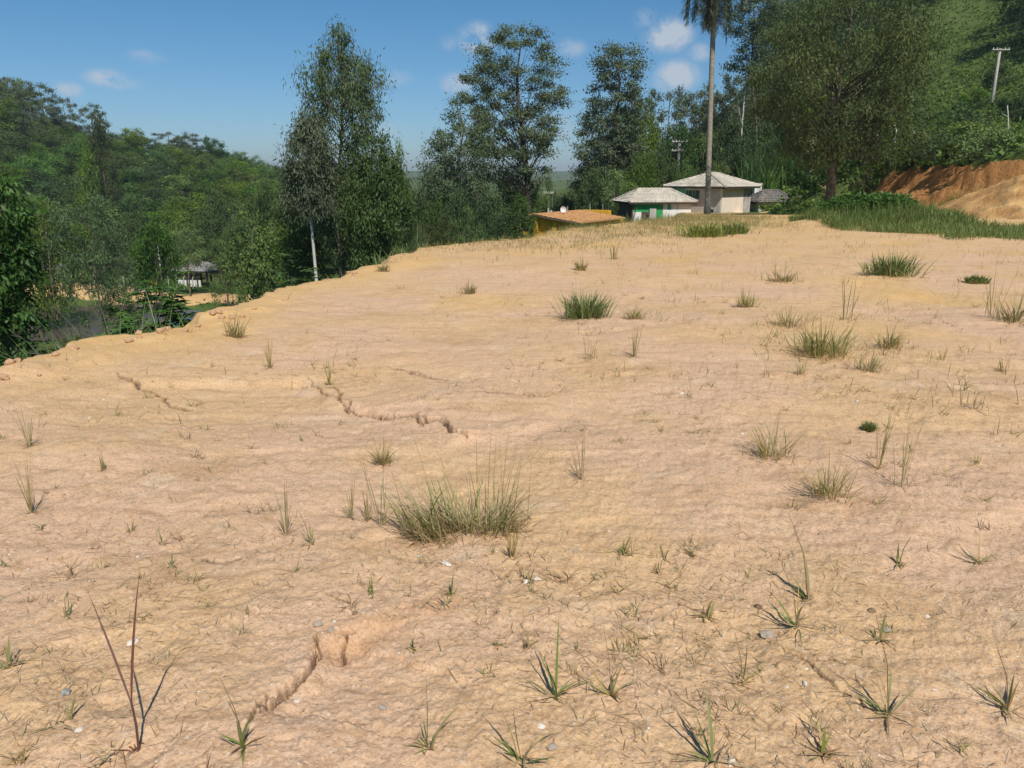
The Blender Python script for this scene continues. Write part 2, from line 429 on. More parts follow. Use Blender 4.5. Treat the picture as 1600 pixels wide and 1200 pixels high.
# ------------------------------------------------------------------ materials
class NT:
    def __init__(s, name):
        s.m = bpy.data.materials.new(name); s.m.use_nodes = True; s.t = s.m.node_tree; s.t.nodes.clear()
        s.out = s.n('ShaderNodeOutputMaterial')
    def n(s, t, **k):
        q = s.t.nodes.new(t)
        for a, b in k.items(): setattr(q, a, b)
        return q
    def l(s, a, b): s.t.links.new(a, b)
    def put(s, inp, v):
        if isinstance(v, bpy.types.NodeSocket): s.l(v, inp)
        elif isinstance(v, (tuple, list)) and len(v) == 3 and inp.type == 'RGBA': inp.default_value = (*v, 1)
        else: inp.default_value = v
    def math(s, op, a, b=0.0, c=None, clamp=False):
        q = s.n('ShaderNodeMath', operation=op, use_clamp=clamp)
        s.put(q.inputs[0], a); s.put(q.inputs[1], b)
        if c is not None: s.put(q.inputs[2], c)
        return q.outputs[0]
    def mix(s, f, a, b, mode='MIX'):
        q = s.n('ShaderNodeMix', data_type='RGBA', blend_type=mode)
        s.put(q.inputs[0], f); s.put(q.inputs[6], a); s.put(q.inputs[7], b)
        return q.outputs[2]
    def noise(s, vec, scale, detail=4, rough=.55, dist=0.0):
        q = s.n('ShaderNodeTexNoise'); s.put(q.inputs['Scale'], scale); q.inputs['Detail'].default_value = detail
        q.inputs['Roughness'].default_value = rough; q.inputs['Distortion'].default_value = dist
        if vec is not None: s.l(vec, q.inputs['Vector'])
        return q.outputs[0]
    def ramp(s, f, lo, hi, a=0.0, b=1.0):
        q = s.n('ShaderNodeMapRange', interpolation_type='SMOOTHSTEP'); s.put(q.inputs[0], f)
        for i, v in enumerate((lo, hi, a, b)): q.inputs[i + 1].default_value = v
        return q.outputs[0]
    def coord(s, which='Object'): return s.n('ShaderNodeTexCoord').outputs[which]
    def mapping(s, vec, scale=(1, 1, 1), rot=(0, 0, 0)):
        q = s.n('ShaderNodeMapping'); s.l(vec, q.inputs[0]); q.inputs['Scale'].default_value = scale; q.inputs['Rotation'].default_value = rot
        return q.outputs[0]
    def bump(s, h, strength, dist, normal=None):
        q = s.n('ShaderNodeBump'); q.inputs['Strength'].default_value = strength; q.inputs['Distance'].default_value = dist
        s.l(h, q.inputs['Height'])
        if normal is not None: s.l(normal, q.inputs['Normal'])
        return q.outputs[0]
    def bsdf(s, col, rough=.9, spec=.2, normal=None):
        q = s.n('ShaderNodeBsdfPrincipled'); s.put(q.inputs['Base Color'], col); s.put(q.inputs['Roughness'], rough)
        q.inputs['Specular IOR Level'].default_value = spec
        if normal is not None: s.l(normal, q.inputs['Normal'])
        return q.outputs[0]
    def done(s, sh): s.l(sh, s.out.inputs[0]); return s.m

def leaf_mat(name, dark, light, transl=.28, rough=.55, spec=.25, hue=.03, val=.35):
    """tone: 0 dark green .. 1 light green, set leaf by leaf; every copy of a plant varies a little"""
    t = NT(name)
    a = t.n('ShaderNodeAttribute', attribute_name='tone')
    c = t.mix(a.outputs['Fac'], dark, light)
    oi = t.n('ShaderNodeObjectInfo')
    hs = t.n('ShaderNodeHueSaturation')
    t.put(hs.inputs['Hue'], t.math('MULTIPLY_ADD', oi.outputs['Random'], hue, .5 - hue / 2))
    t.put(hs.inputs['Value'], t.math('MULTIPLY_ADD', t.math('FRACT', t.math('MULTIPLY', oi.outputs['Random'], 7.31)), val, 1 - val / 2))
    t.put(hs.inputs['Saturation'], t.math('MULTIPLY_ADD', t.math('FRACT', t.math('MULTIPLY', oi.outputs['Random'], 3.77)), .3, .8))
    t.l(c, hs.inputs['Color'])
    p = t.bsdf(hs.outputs[0], rough, spec)
    tr = t.n('ShaderNodeBsdfTranslucent'); t.l(hs.outputs[0], tr.inputs[0])
    mx = t.n('ShaderNodeMixShader'); mx.inputs[0].default_value = transl
    t.l(p, mx.inputs[1]); t.l(tr.outputs[0], mx.inputs[2])
    return t.done(mx.outputs[0])
def bark_mat(name, c1, c2, scale=3, stretch=.25):
    t = NT(name); v = t.mapping(t.coord(), (1, 1, stretch))
    n1 = t.noise(v, scale, 5, .6); n2 = t.noise(v, scale * 5, 3, .6)
    c = t.mix(t.ramp(n1, .4, .6), c1, c2)
    c = t.mix(t.math('MULTIPLY', t.ramp(n2, .45, .7), .35), c, tuple(q * .45 for q in c1))
    return t.done(t.bsdf(c, .9, .1, t.bump(n2, .6, .02)))
def plain_mat(name, col, rough=.85, spec=.2, var=.25, scale=3, bump=.0, dirt=None, dirt_amt=.4, bscale=30):
    t = NT(name); v = t.coord()
    n1 = t.noise(v, scale, 5, .6)
    c = t.mix(t.ramp(n1, .3, .75), tuple(q * (1 - var) for q in col), col)
    if dirt:
        vv = t.mapping(v, (1, 1, .35)); n2 = t.noise(vv, scale * 1.7, 6, .65)
        c = t.mix(t.math('MULTIPLY', t.ramp(n2, .48, .68), dirt_amt), c, dirt)
    nb = t.noise(v, bscale, 3) if bump else None
    return t.done(t.bsdf(c, rough, spec, t.bump(nb, bump, .01) if bump else None))

M = {}
M['leaf_forest'] = leaf_mat('forest leaves', (.034, .078, .015), (.165, .245, .048), rough=.75, spec=.12, hue=.06, val=.9)
M['leaf_euc'] = leaf_mat('eucalyptus leaves', (.050, .084, .034), (.185, .225, .115), .28, .7, .15, .02, .2)
M['leaf_bright'] = leaf_mat('bright broad leaves', (.035, .095, .014), (.12, .235, .040), .3, .5, .25, .03, .3)
M['leaf_dark'] = leaf_mat('dark leaves', (.024, .055, .016), (.105, .170, .046), .2, .75, .12, hue=.03, val=.4)
M['leaf_weep'] = leaf_mat('weeping leaves', (.032, .068, .016), (.135, .185, .045), .24, .7, .15, .03, .3)
M['leaf_grey'] = leaf_mat('grey green feathery leaves', (.050, .098, .030), (.150, .215, .075), .25, .6, .2, .03, .2)
M['grass_green'] = leaf_mat('green grass blades', (.085, .155, .026), (.290, .335, .095), .3, .5, .3, .02, .2)
M['grass_mixed'] = leaf_mat('grass from straw to green', (.15, .21, .045), (.52, .38, .17), .3, .55, .25, .02, .25)
M['grass_dry'] = leaf_mat('dry grass', (.26, .16, .07), (.52, .38, .20), .3, .6, .2, .02, .3)
M['grass_purple'] = leaf_mat('purple brown blades', (.16, .07, .05), (.26, .12, .075), .25, .5, .3, .01, .1)
M['pampas'] = leaf_mat('pale cane grass', (.07, .12, .05), (.24, .27, .14), .3, .5, .3, .02, .2)
M['bark'] = bark_mat('grey brown bark', (.11, .085, .06), (.20, .165, .125))
M['bark_dark'] = bark_mat('dark limb bark', (.05, .042, .034), (.10, .085, .066))
M['bark_pink'] = bark_mat('peeling salmon bark', (.30, .19, .13), (.42, .31, .23), 2)
M['bark_white'] = bark_mat('white mottled bark', (.44, .42, .36), (.60, .58, .52), 2)
M['bark_palm'] = bark_mat('ringed palm bark', (.26, .23, .18), (.38, .34, .27), 6, 2.5)
# ------------------------------------------------------------------ the ground
def soil_material():
    t = NT('bare clay soil')
    v = t.coord()
    z = t.n('ShaderNodeAttribute', attribute_name='zones')
    sep = t.n('ShaderNodeSeparateColor'); t.l(z.outputs['Color'], sep.inputs[0])
    veg, orange, brown = sep.outputs
    big = t.noise(v, .45, 4, .55); mid = t.noise(v, 2.2, 5, .6); sm = t.noise(v, 9, 5, .65); fine = t.noise(v, 60, 4, .7); grit = t.noise(v, 220, 2, .6)
    streak = t.noise(t.mapping(v, (1.0, 9, 1), (0, 0, math.radians(-15.6))), 1.6, 6, .65)
    streak2 = t.noise(t.mapping(v, (3.0, 30, 1), (0, 0, math.radians(-15.6))), 1.3, 5, .65)
    pink = (.62, .415, .25); ochre = (.60, .395, .18); brn = (.43, .26, .135); pale = (.72, .55, .39); deep = (.56, .27, .095)
    c = t.mix(t.ramp(big, .42, .58), (.66, .430, .272), (.66, .43, .225))
    c = t.mix(t.math('MULTIPLY', t.ramp(t.noise(v, 1.1, 5, .6), .54, .68), .38), c, ochre)
    c = t.mix(t.math('MULTIPLY', t.ramp(streak, .50, .66), .55), c, brn)
    c = t.mix(t.math('MULTIPLY', t.ramp(streak2, .54, .70), .18), c, (.46, .28, .15))
    c = t.mix(t.math('MULTIPLY', t.ramp(t.noise(v, .9, 6, .68), .54, .66), .55), c, (.50, .29, .155))
    c = t.mix(t.math('MULTIPLY', t.ramp(mid, .56, .72), .5), c, pale)
    c = t.mix(t.math('MULTIPLY', t.ramp(sm, .54, .66), .5), c, brn)
    c = t.mix(t.math('MULTIPLY', t.ramp(t.noise(t.mapping(v, (1, 1, 1), (0, 0, 1)), 14, 5, .7), .60, .70), .45), c, pale)
    c = t.mix(t.math('MULTIPLY', orange, .85), c, t.mix(t.ramp(mid, .35, .65), (.64, .385, .120), (.69, .44, .165)))
    c = t.mix(brown, c, t.mix(t.ramp(sm, .35, .65), (.60, .23, .055), (.72, .35, .10)))
    c = t.mix(z.outputs['Alpha'], c, (.07, .03, .012))  # cracks painted near-black: moist brown soil plus the shade of their depth
    # grit: dark and pale specks
    c = t.mix(t.math('MULTIPLY', t.ramp(fine, .55, .66), .34), c, (.30, .175, .10))
    c = t.mix(t.math('MULTIPLY', t.ramp(t.noise(t.mapping(v, (1, 1, 1), (0, 0, 2)), 90, 3, .7), .58, .68), .45), c, (.76, .60, .46))
    c = t.mix(t.math('MULTIPLY', t.ramp(grit, .62, .70), .5), c, (.74, .56, .42))
    vor = t.n('ShaderNodeTexVoronoi'); vor.inputs['Scale'].default_value = 38; t.l(v, vor.inputs['Vector'])
    vsel = t.math('MULTIPLY', t.ramp(vor.outputs['Distance'], .16, .10), t.ramp(t.noise(v, 5, 3), .50, .60))
    c = t.mix(t.math('MULTIPLY', vsel, .5), c, (.25, .14, .075))
    vo2 = t.n('ShaderNodeTexVoronoi'); vo2.inputs['Scale'].default_value = 16; t.l(v, vo2.inputs['Vector'])
    vs2 = t.math('MULTIPLY', t.ramp(vo2.outputs['Distance'], .13, .08), t.ramp(t.noise(v, 3.3, 3), .48, .60))
    c = t.mix(t.math('MULTIPLY', vs2, .65), c, (.26, .145, .08))
    vc = t.n('ShaderNodeTexVoronoi'); vc.inputs['Scale'].default_value = 120; t.l(v, vc.inputs['Vector'])
    vcs = t.n('ShaderNodeSeparateColor'); t.l(vc.outputs['Color'], vcs.inputs[0])
    c = t.mix(t.math('MULTIPLY', t.ramp(vcs.outputs[0], .74, .86), .38), c, (.36, .215, .125))
    c = t.mix(t.math('MULTIPLY', t.ramp(vcs.outputs[1], .82, .92), .32), c, (.78, .62, .48))
    # overgrown ground
    gcol = t.mix(t.ramp(sm, .35, .65), (.050, .080, .020), (.12, .16, .045))
    gcol = t.mix(t.math('MULTIPLY', t.ramp(t.noise(v, .08, 4), .5, .62), .6), gcol, (.10, .13, .04))
    vm = t.ramp(t.math('ADD', veg, t.math('MULTIPLY', t.math('SUBTRACT', sm, .5), .8)), .4, .6)
    c = t.mix(vm, c, gcol)
    h = t.math('ADD', t.math('MULTIPLY', sm, .45), t.math('ADD', t.math('MULTIPLY', fine, .55), t.math('MULTIPLY', grit, .16)))
    h = t.math('ADD', h, t.math('MULTIPLY', streak2, .05))
    h = t.math('ADD', h, t.math('MULTIPLY', t.noise(v, 28, 6, .75), .55))
    h = t.math('SUBTRACT', h, t.math('MULTIPLY', vsel, .25))
    nb = t.bump(h, 1.0, .0125)
    psep = t.n('ShaderNodeSeparateXYZ'); t.l(v, psep.inputs[0]); farm = t.ramp(psep.outputs[1], 10, 20)
    hb = t.math('MULTIPLY', t.math('ADD', t.noise(v, 2.2, 7, .68), t.math('MULTIPLY', t.noise(v, 7, 5, .7), .4)), t.math('MULTIPLY', farm, t.math('MAXIMUM', brown, t.math('MULTIPLY', orange, .10))))
    nb = t.bump(hb, 1.0, .55, nb)
    return t.done(t.bsdf(c, .97, .08, nb))
M['soil'] = soil_material()

def build_ground():
    half = math.radians(38)
    dense = np.linspace(-half, half, 740)
    rest = np.linspace(half, 2 * math.pi - half, 62)[1:-1]
    th = np.concatenate([dense, rest])
    r = [0.0001, .3, .7, 1.1, 1.35]
    while r[-1] < 1.85: r.append(r[-1] * 1.0045)
    while r[-1] < 2.85: r.append(r[-1] * 1.0030)
    while r[-1] < 6.5: r.append(r[-1] * 1.0052)
    while r[-1] < 11: r.append(r[-1] * 1.0070)
    while r[-1] < 70: r.append(r[-1] * 1.0180)
    while r[-1] < 300: r.append(r[-1] * 1.022)
    while r[-1] < 4500: r.append(r[-1] * 1.05)
    r = np.array(r)
    nr_, nt = len(r), len(th)
    RR, TT = np.meshgrid(r, th, indexing='ij')
    X = RR * np.sin(TT); Y = RR * np.cos(TT)
    Z = H(X, Y, True)
    sdn, _ = poly_dist(X.ravel(), Y.ravel(), EDGE, True)
    x = X.ravel(); y = Y.ravel(); rr = RR.ravel()
    sd = sdn + .3 * noise(x / 1.7, y / 1.7, 5) + .35 * noise(x / 1.1, y / 1.1, 77)
    _, bd = bank(x, y)
    veg = sstep(-.5, -1.5, sd)
    right_veg = sstep(2.2, 3.4, bd + .9 * noise(x / 2, y / 2, 78)) * (y < 66) + ((y >= 66) & (x > 20)) * sstep(-4, 1, bd + 2 * noise(x / 3, y / 3, 79))
    veg = np.maximum(veg, np.clip(right_veg, 0, 1))
    veg = np.maximum(veg, sstep(95, 105, y))
    # clay track and pond banks in the valley
    track = np.array([(-62, 92), (-52, 93), (-40, 92), (-30, 88), (-22, 80), (-15, 70), (-10, 66)])
    td, _ = poly_dist(x, y, track)
    veg = veg * sstep(2.2, 4.0, td + 1.2 * noise(x / 4, y / 4, 80))
    yard = np.exp(-(((x + 55) / 9) ** 2 + ((y - 97) / 5) ** 2))
    veg = veg * (1 - sstep(.4, .6, yard))
    def bump(cx, cy, rx, ry): return np.exp(-((x - cx) / rx) ** 2 - ((y - cy) / ry) ** 2)
    veg = np.maximum(veg, sstep(.35, .6, bump(12.4, 26.5, 2.3, 1.8)))
    orange = sstep(9, 30, y - .15 * x + 3 * noise(x / 5, y / 5, 81)) * .85
    orange = np.maximum(orange, sstep(.2, .8, noise(x / 2.2, y / 2.2, 82) + .1) * sstep(5, 9, y) * .8)
    orange = np.maximum(orange, np.exp(-((x - 21) / 5) ** 2 - ((y - 31) / 6) ** 2) > .3)
    orange = np.maximum(orange, .8 * sstep(1.5, .3, np.abs(sd)) * sstep(4, 8, y))
    brown = sstep(-.5, 0, bd) * (y < 64) * .95 + 0 * x
    gd, gt = poly_dist(x, y, GULLY, True)
    crack_shade = np.zeros(len(x)); mm = (rr < 14) & (sd > -.5); xm = x[mm]; ym = y[mm]; q_ = np.zeros(xm.shape)
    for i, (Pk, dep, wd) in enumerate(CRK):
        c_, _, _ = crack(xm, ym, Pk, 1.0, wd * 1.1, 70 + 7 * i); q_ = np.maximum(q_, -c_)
    crack_shade[mm] = q_  # mask along the cracks, for depth shade put into the soil colour
    brown = np.maximum(brown, .22 * sstep(.14, .04, np.abs(gd - .08)) * (gt > .5) * (rr < 6))
    brown = np.maximum(brown, .5 * (td < 4) * sstep(85, 60, y))
    veg = np.maximum(veg, sstep(56, 60, y) * (x > 19.5) * sstep(-.4, .1, .2 + noise(x / 2, y / 1.5, 83)))
    brown = np.maximum(brown, .65 * np.clip(noise(x / .8, y / .8, 84) + .6, 0, 1) * (np.exp(-((x - 21) / 5) ** 2 - ((y - 31) / 6) ** 2) > .3))
    cols = np.stack([veg, orange, brown, crack_shade], -1)
    idx = np.arange(nr_ * nt).reshape(nr_, nt)
    a = idx[:-1, :]; b = idx[1:, :]
    F = np.stack([a, np.roll(a, -1, 1), np.roll(b, -1, 1), b], -1).reshape(-1, 4)[:, ::-1]
    V = np.stack([X, Y, Z], -1).reshape(-1, 3)
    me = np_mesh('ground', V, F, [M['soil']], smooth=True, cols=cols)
    tag(link('ground', me), kind='structure')
build_ground()
# pond in the valley
t = NT('murky pond water')
t_b = t.bump(t.noise(t.coord(), 1.5, 3), .15, .02)
q = t.n('ShaderNodeBsdfPrincipled'); q.inputs['Base Color'].default_value = (.10, .075, .05, 1); q.inputs['Roughness'].default_value = .12; t.l(t_b, q.inputs['Normal'])
M['water'] = t.done(q.outputs[0])
a_ = np.linspace(0, 2 * math.pi, 48, endpoint=False)
mb = MB(); mb.add([(-46 + 16 * math.cos(k), 79 + 11 * math.sin(k), -12.95) for k in a_], [tuple(range(48))])
tag(mb.build('pond_water', M['water']), kind='structure')

# ------------------------------------------------------------------ blades of grass, as ribbons
def blades(base, az, lean, bend, L, W, segs=4, fold=True, tone=None, r=None, tw=1.0, sa=None):
    r = r or rng
    base = np.asarray(base, float).reshape(-1, 3); N = len(base)
    az, lean, bend, L, W = [np.broadcast_to(np.asarray(q, float), (N,)) for q in (az, lean, bend, L, W)]
    t = np.linspace(0, 1, segs + 1)
    th = lean[:, None] + bend[:, None] * t[None]
    ds = (L / segs)[:, None]
    mid = (th[:, 1:] + th[:, :-1]) / 2
    hr = np.concatenate([np.zeros((N, 1)), np.cumsum(np.sin(mid) * ds, 1)], 1)
    hz = np.concatenate([np.zeros((N, 1)), np.cumsum(np.cos(mid) * ds, 1)], 1)
    P = base[:, None, :] + np.stack([hr * np.cos(az)[:, None], hr * np.sin(az)[:, None], hz], -1)
    sa = az + math.pi / 2 + r.uniform(-tw, tw, N) if sa is None else np.full(N, float(sa))
    side = np.stack([np.cos(sa), np.sin(sa), np.zeros(N)], -1)[:, None, :]
    w = (W[:, None] * np.interp(t, [0, .25, .6, 1], [.55, 1, .8, .04])[None])[..., None] / 2
    Lf = P - side * w; Rt = P + side * w
    if fold:
        Md = P.copy(); Md[..., 2] -= w[..., 0] * .5
        V = np.stack([Lf, Md, Rt], 2); c = 3
    else:
        V = np.stack([Lf, Rt], 2); c = 2
    n1 = segs + 1
    base_i = (np.arange(N) * n1 * c)[:, None, None]
    i = (np.arange(segs) * c)[None, :, None]; j = np.arange(c - 1)[None, None, :]
    a = base_i + i + j
    F = np.stack([a, a + 1, a + 1 + c, a + c], -1).reshape(-1, 4)
    if tone is None: tone = r.random(N)
    T = np.repeat(np.broadcast_to(tone, (N,)), segs * (c - 1))
    return V.reshape(-1, 3), F, T
def join(parts):
    V = []; F = []; T = []; b = 0
    for v, f, t in parts:
        V.append(v); F.append(f + b); T.append(t); b += len(v)
    return np.concatenate(V), np.concatenate(F), np.concatenate(T)

# ------------------------------------------------------------------ trees
def leaves(centers, rad, flatz, n_per, size, droop, r, out=.6, aspect=.45, shell=.45, tone_c=None, tone_j=.3):
    """diamond leaves spread through every clump of foliage"""
    C = len(centers)
    rad = np.broadcast_to(rad, (C,))
    n = C * n_per
    ci = np.repeat(np.arange(C), n_per)
    d = r.normal(size=(n, 3)); d /= np.linalg.norm(d, axis=1)[:, None]
    u = r.random(n) ** shell
    off = d * u[:, None] * rad[ci][:, None]
    off[:, 2] *= flatz
    # uneven clump outline
    off *= (1 + .35 * r.normal(size=(n, 1))).clip(.3, 1.7)
    p = centers[ci] + off
    ax = d * .4 + r.normal(size=(n, 3)) * .6
    ax[:, 2] -= droop
    ax /= np.linalg.norm(ax, axis=1)[:, None]
    nm = d * (out + .35) + np.array([0, 0, .45]) + r.normal(size=(n, 3)) * .40
    sd = np.cross(nm, ax); sd /= (np.linalg.norm(sd, axis=1)[:, None] + 1e-9)
    s = (size * r.uniform(.45, 1.5, n))[:, None]
    V = np.stack([p, p + ax * s * .5 + sd * s * aspect * .5, p + ax * s, p + ax * s * .5 - sd * s * aspect * .5], 1).reshape(-1, 3)
    F = np.arange(n * 4).reshape(-1, 4)
    if tone_c is None: tone_c = r.random(C)
    T = np.clip(tone_c[ci] * (1 - tone_j) + r.random(n) * tone_j, 0, 1)
    return V, F, T
def crown_points(r, n, height, prof, sep, shell=0.0):
    """prof: (height fraction, radius, x offset) rows"""
    prof = np.array(prof, float); pts = []; tries = 0
    hs = prof[:, 0]
    while len(pts) < n and tries < n * 80:
        tries += 1
        h = r.uniform(hs[0], hs[-1])
        R = np.interp(h, hs, prof[:, 1]); xo = np.interp(h, hs, prof[:, 2]) if prof.shape[1] > 2 else 0
        if r.random() > (R / prof[:, 1].max()) ** 1.2 + .05: continue
        a = r.uniform(0, 2 * math.pi); q = R * (shell + (1 - shell) * math.sqrt(r.random()))
        p = np.array([xo + q * math.cos(a), q * math.sin(a), h * height])
        if all(np.linalg.norm((p - k) * (1, 1, 1.2)) > sep for k in pts): pts.append(p)
    return np.array(pts)
def tree_meshes(name, seed, height, prof, n_clump, clump_r, flatz, n_leaf, size, droop, leafm, barkm, trunk_r, fork=.35, sep=None, shell=0., lean=(0, 0), out=.6, aspect=.45, top=.93,
                twigs=True, drip=None, lshell=.45, wob=.03, tone_top=0.0, nseg=5, t0min=.10):
    r = np.random.default_rng(seed)
    C = crown_points(r, n_clump, height, prof, sep or clump_r * .7, shell)
    mb = MB()
    hh = np.linspace(0, 1, 9)
    ph = r.uniform(0, 6, 4)
    def tp(t):
        h = t * height * top
        xo = 0
        if len(prof[0]) > 2: xo = np.interp(min(t, 1), [q[0] for q in prof], [q[2] for q in prof]) * sstep(.2, .9, np.array(t)) * .8
        return Vector((lean[0] * t + wob * height * math.sin(3 * t + ph[0]) * t + float(xo), lean[1] * t + wob * height * math.sin(3.6 * t + ph[1]) * t, h))
    pts = [tp(t) for t in hh]; pts[0].z -= .5
    rad = [trunk_r * (1.25 if i == 0 else (1 - .9 * t) ** .8) for i, t in enumerate(hh)]
    mb.tube(pts, rad, 8)
    for c in C:
        f = c[2] / (height)
        ax_ = tp(min(1, f)); hd = math.hypot(c[0] - ax_.x, c[1] - ax_.y)
        t0 = max(t0min, min(.95, (c[2] - clump_r * .3 - hd * (.35 + fork) * r.uniform(.5, 1.2)) / (height * top)))
        p0 = tp(t0); p1 = Vector(c)
        rr = max(.0020 * height, trunk_r * (1 - .9 * t0) ** .8 * r.uniform(.16, .34))
        k = []
        for s in range(nseg + 1):
            q = s / nseg
            p = p0.lerp(p1, q)
            p.z += -.10 * (p1 - p0).length * math.sin(math.pi * q) * (.2 + .8 * r.random())
            k.append(p)
        mb.tube(k, [rr * (1 - .8 * s / nseg) for s in range(nseg + 1)], 4, cap=False)
        if twigs:
            for _ in range(3):
                d = Vector(r.normal(size=3)); d.z = abs(d.z) * .5
                e = p1 + d.normalized() * clump_r * .8
                mb.tube([k[-2], (k[-2] + e) / 2 + Vector((0, 0, .03 * height * .2)), e], [rr * .3, rr * .22, rr * .08], 3, cap=False)
    tone_c = np.clip(r.random(len(C)) * .75 + .25 * (C[:, 2] / height) * 1.0 + tone_top * (C[:, 2] / height - .5), 0, 1)
    cr = clump_r * r.uniform(.7, 1.25, len(C))
    parts = [leaves(C, cr, flatz, n_leaf, size, droop, r, out, aspect, lshell, tone_c)]
    if drip:   # hanging strings of leaves under the clumps
        n_s, length, n_l = drip
        ci = r.integers(0, len(C), n_s)
        p = C[ci] + r.normal(size=(n_s, 3)) * cr[ci][:, None] * (.65, .65, .35)
        tt = np.repeat(np.arange(n_l) / n_l, n_s).reshape(n_l, n_s)
        Lg = length * r.uniform(.4, 1.2, n_s)
        q = p[None] + np.stack([r.normal(size=(n_l, n_s)) * size * .35, r.normal(size=(n_l, n_s)) * size * .35, -tt * Lg[None]], -1)
        q = q.reshape(-1, 3)
        parts.append(leaves(q, size * .3, 1, 1, size * 1.1, 1.6, r, out, aspect * .7, .5, np.tile(tone_c[ci], n_l)))
    V, F, T = join(parts)
    cm = np_mesh(name + ' crown', V, F, [leafm], tone=T)
    tm = mb.mesh(name + ' trunk', barkm, True)
    return tm, cm
def put_tree(name, meshes, loc, rz, scale, label, cat='tree', group=None, tn='trunk', cn='crown'):
    o = thing(name, label, cat, loc, rz, group, scale)
    if meshes[0] is not None: link(tn, meshes[0], o)
    link(cn, meshes[1], o)
    return o
# ---- kinds used many times, all 10 m tall
ROUND = [(.22, 2.2), (.4, 3.8), (.62, 4.2), (.82, 3.2), (.97, 1.0)]
KIND = {}
def kind(k, *v): KIND[k] = list(v)
kind('round', *[tree_meshes('round tree', 100 + i, 10, ROUND, 40, 1.25, .72, 190, .34, .15, M['leaf_forest'], M['bark'], .22, twigs=False) for i in range(4)])
kind('dome', *[tree_meshes('domed tree', 120 + i, 10, [(.45, 3.8), (.6, 4.6), (.8, 3.9), (.95, 1.8)], 34, 1.2, .5, 200, .32, .1, M['leaf_forest'], M['bark'], .2, twigs=False) for i in range(2)])
kind('tall', *[tree_meshes('tall tree', 140 + i, 10, [(.12, 1.4), (.35, 2.4), (.6, 2.5), (.8, 1.8), (.98, .5)], 36, .95, .9, 190, .28, .4, M['leaf_forest'], M['bark'], .17, twigs=False) for i in range(2)])
kind('dark', *[tree_meshes('dark tree', 160 + i, 10, ROUND, 38, 1.3, .8, 190, .33, .2, M['leaf_dark'], M['bark_dark'], .22, twigs=False) for i in range(2)])
kind('pad', *[tree_meshes('pad tree', 180 + i, 10, [(.35, 2.2), (.55, 3.4), (.8, 3.3), (.97, 1.9)], 42, .72, .5, 170, .24, .1, M['leaf_euc'], M['bark'], .17, sep=1.0, shell=.3) for i in range(3)])
kind('feather', *[tree_meshes('feathery tree', 200 + i, 10, [(.15, 2.4), (.4, 3.6), (.7, 3.2), (.95, 1.2)], 60, .85, .5, 190, .17, .15, M['leaf_grey'], M['bark'], .13, twigs=True) for i in range(2)])
kind('bright', *[tree_meshes('bright tree', 220 + i, 10, [(.05, 2.6), (.35, 3.9), (.65, 3.8), (.95, 1.4)], 42, 1.2, .8, 200, .42, .5, M['leaf_bright'], M['bark'], .16, twigs=False) for i in range(2)])
def shrub(seed, leafm, n=16, nl=110, size=.16, w=1.1, droop=.2, aspect=.5, h=1.6):
    return tree_meshes('shrub', seed, h, [(.05, w * .8), (.35, w), (.7, w * .8), (.98, w * .3)], n, .34, .8, nl, size, droop, leafm, M['bark'], .03, twigs=False, nseg=3)
kind('shrub', *[shrub(240 + i, M['leaf_forest'], 22, 130, .13) for i in range(3)])
kind('shrub_bright', *[shrub(250 + i, M['leaf_bright'], 24, 150, .10, droop=.4) for i in range(2)])
kind('lime', *[tree_meshes('lime tree', 270 + i, 10, [(.05, 3.0), (.35, 4.0), (.65, 3.6), (.95, 1.4)], 48, 1.0, .8, 190, .26, .4, M['leaf_bright'], M['bark'], .12, twigs=False) for i in range(1)])
kind('shrub_grey', *[shrub(260 + i, M['leaf_grey'], 20, 120, .10) for i in range(2)])
_c = {}
def near_ground(u, Y):
    x = (u - 800) / FPX * Y * 1.02
    return x
def T_(k, u, vtop, Y, hw, label, cat='tree', group=None, name=None, sink=0.3, minh=None, crown_hw={'round': 4.9, 'dome': 5.3, 'tall': 3.1, 'dark': 4.9, 'pad': 3.9, 'feather': 4.2, 'bright': 4.8, 'lime': 4.8, 'shrub': 1.25, 'shrub_bright': 1.25, 'shrub_grey': 1.25}):
    """plant one: direction u, height of its top in view, distance and half width tell where it stands and how big it is"""
    p = at(u, vtop, Y)
    gz = Hs(p[0], Y)
    h = p[2] - gz + sink
    if minh: h = max(h, minh)
    ms = KIND[k]; i = _c.get(k, 0); _c[k] = i + 1
    base_h = 1.6 if k.startswith('shrub') else 10.0
    depth = math.hypot(Y, 0) / math.cos(PITCH) * .985
    wr = hw / FPX * Y / crown_hw[k]
    nm = name or {'shrub': 'shrub', 'shrub_bright': 'shrub', 'shrub_grey': 'shrub'}.get(k, {'round': 'round_tree', 'dome': 'domed_tree', 'tall': 'tall_tree', 'dark': 'dark_tree', 'pad': 'eucalyptus_tree', 'feather': 'feathery_tree', 'bright': 'leafy_tree', 'lime': 'bush'}.get(k, 'tree'))
    stem = 'stem' if k.startswith('shrub') else 'trunk'
    return put_tree(nm, ms[i % len(ms)], (p[0], Y, gz - sink), rng.uniform(0, 6.28), (wr, wr * rng.uniform(.9, 1.1), h / base_h), label, cat, group, stem, 'foliage' if k.startswith('shrub') else 'crown')
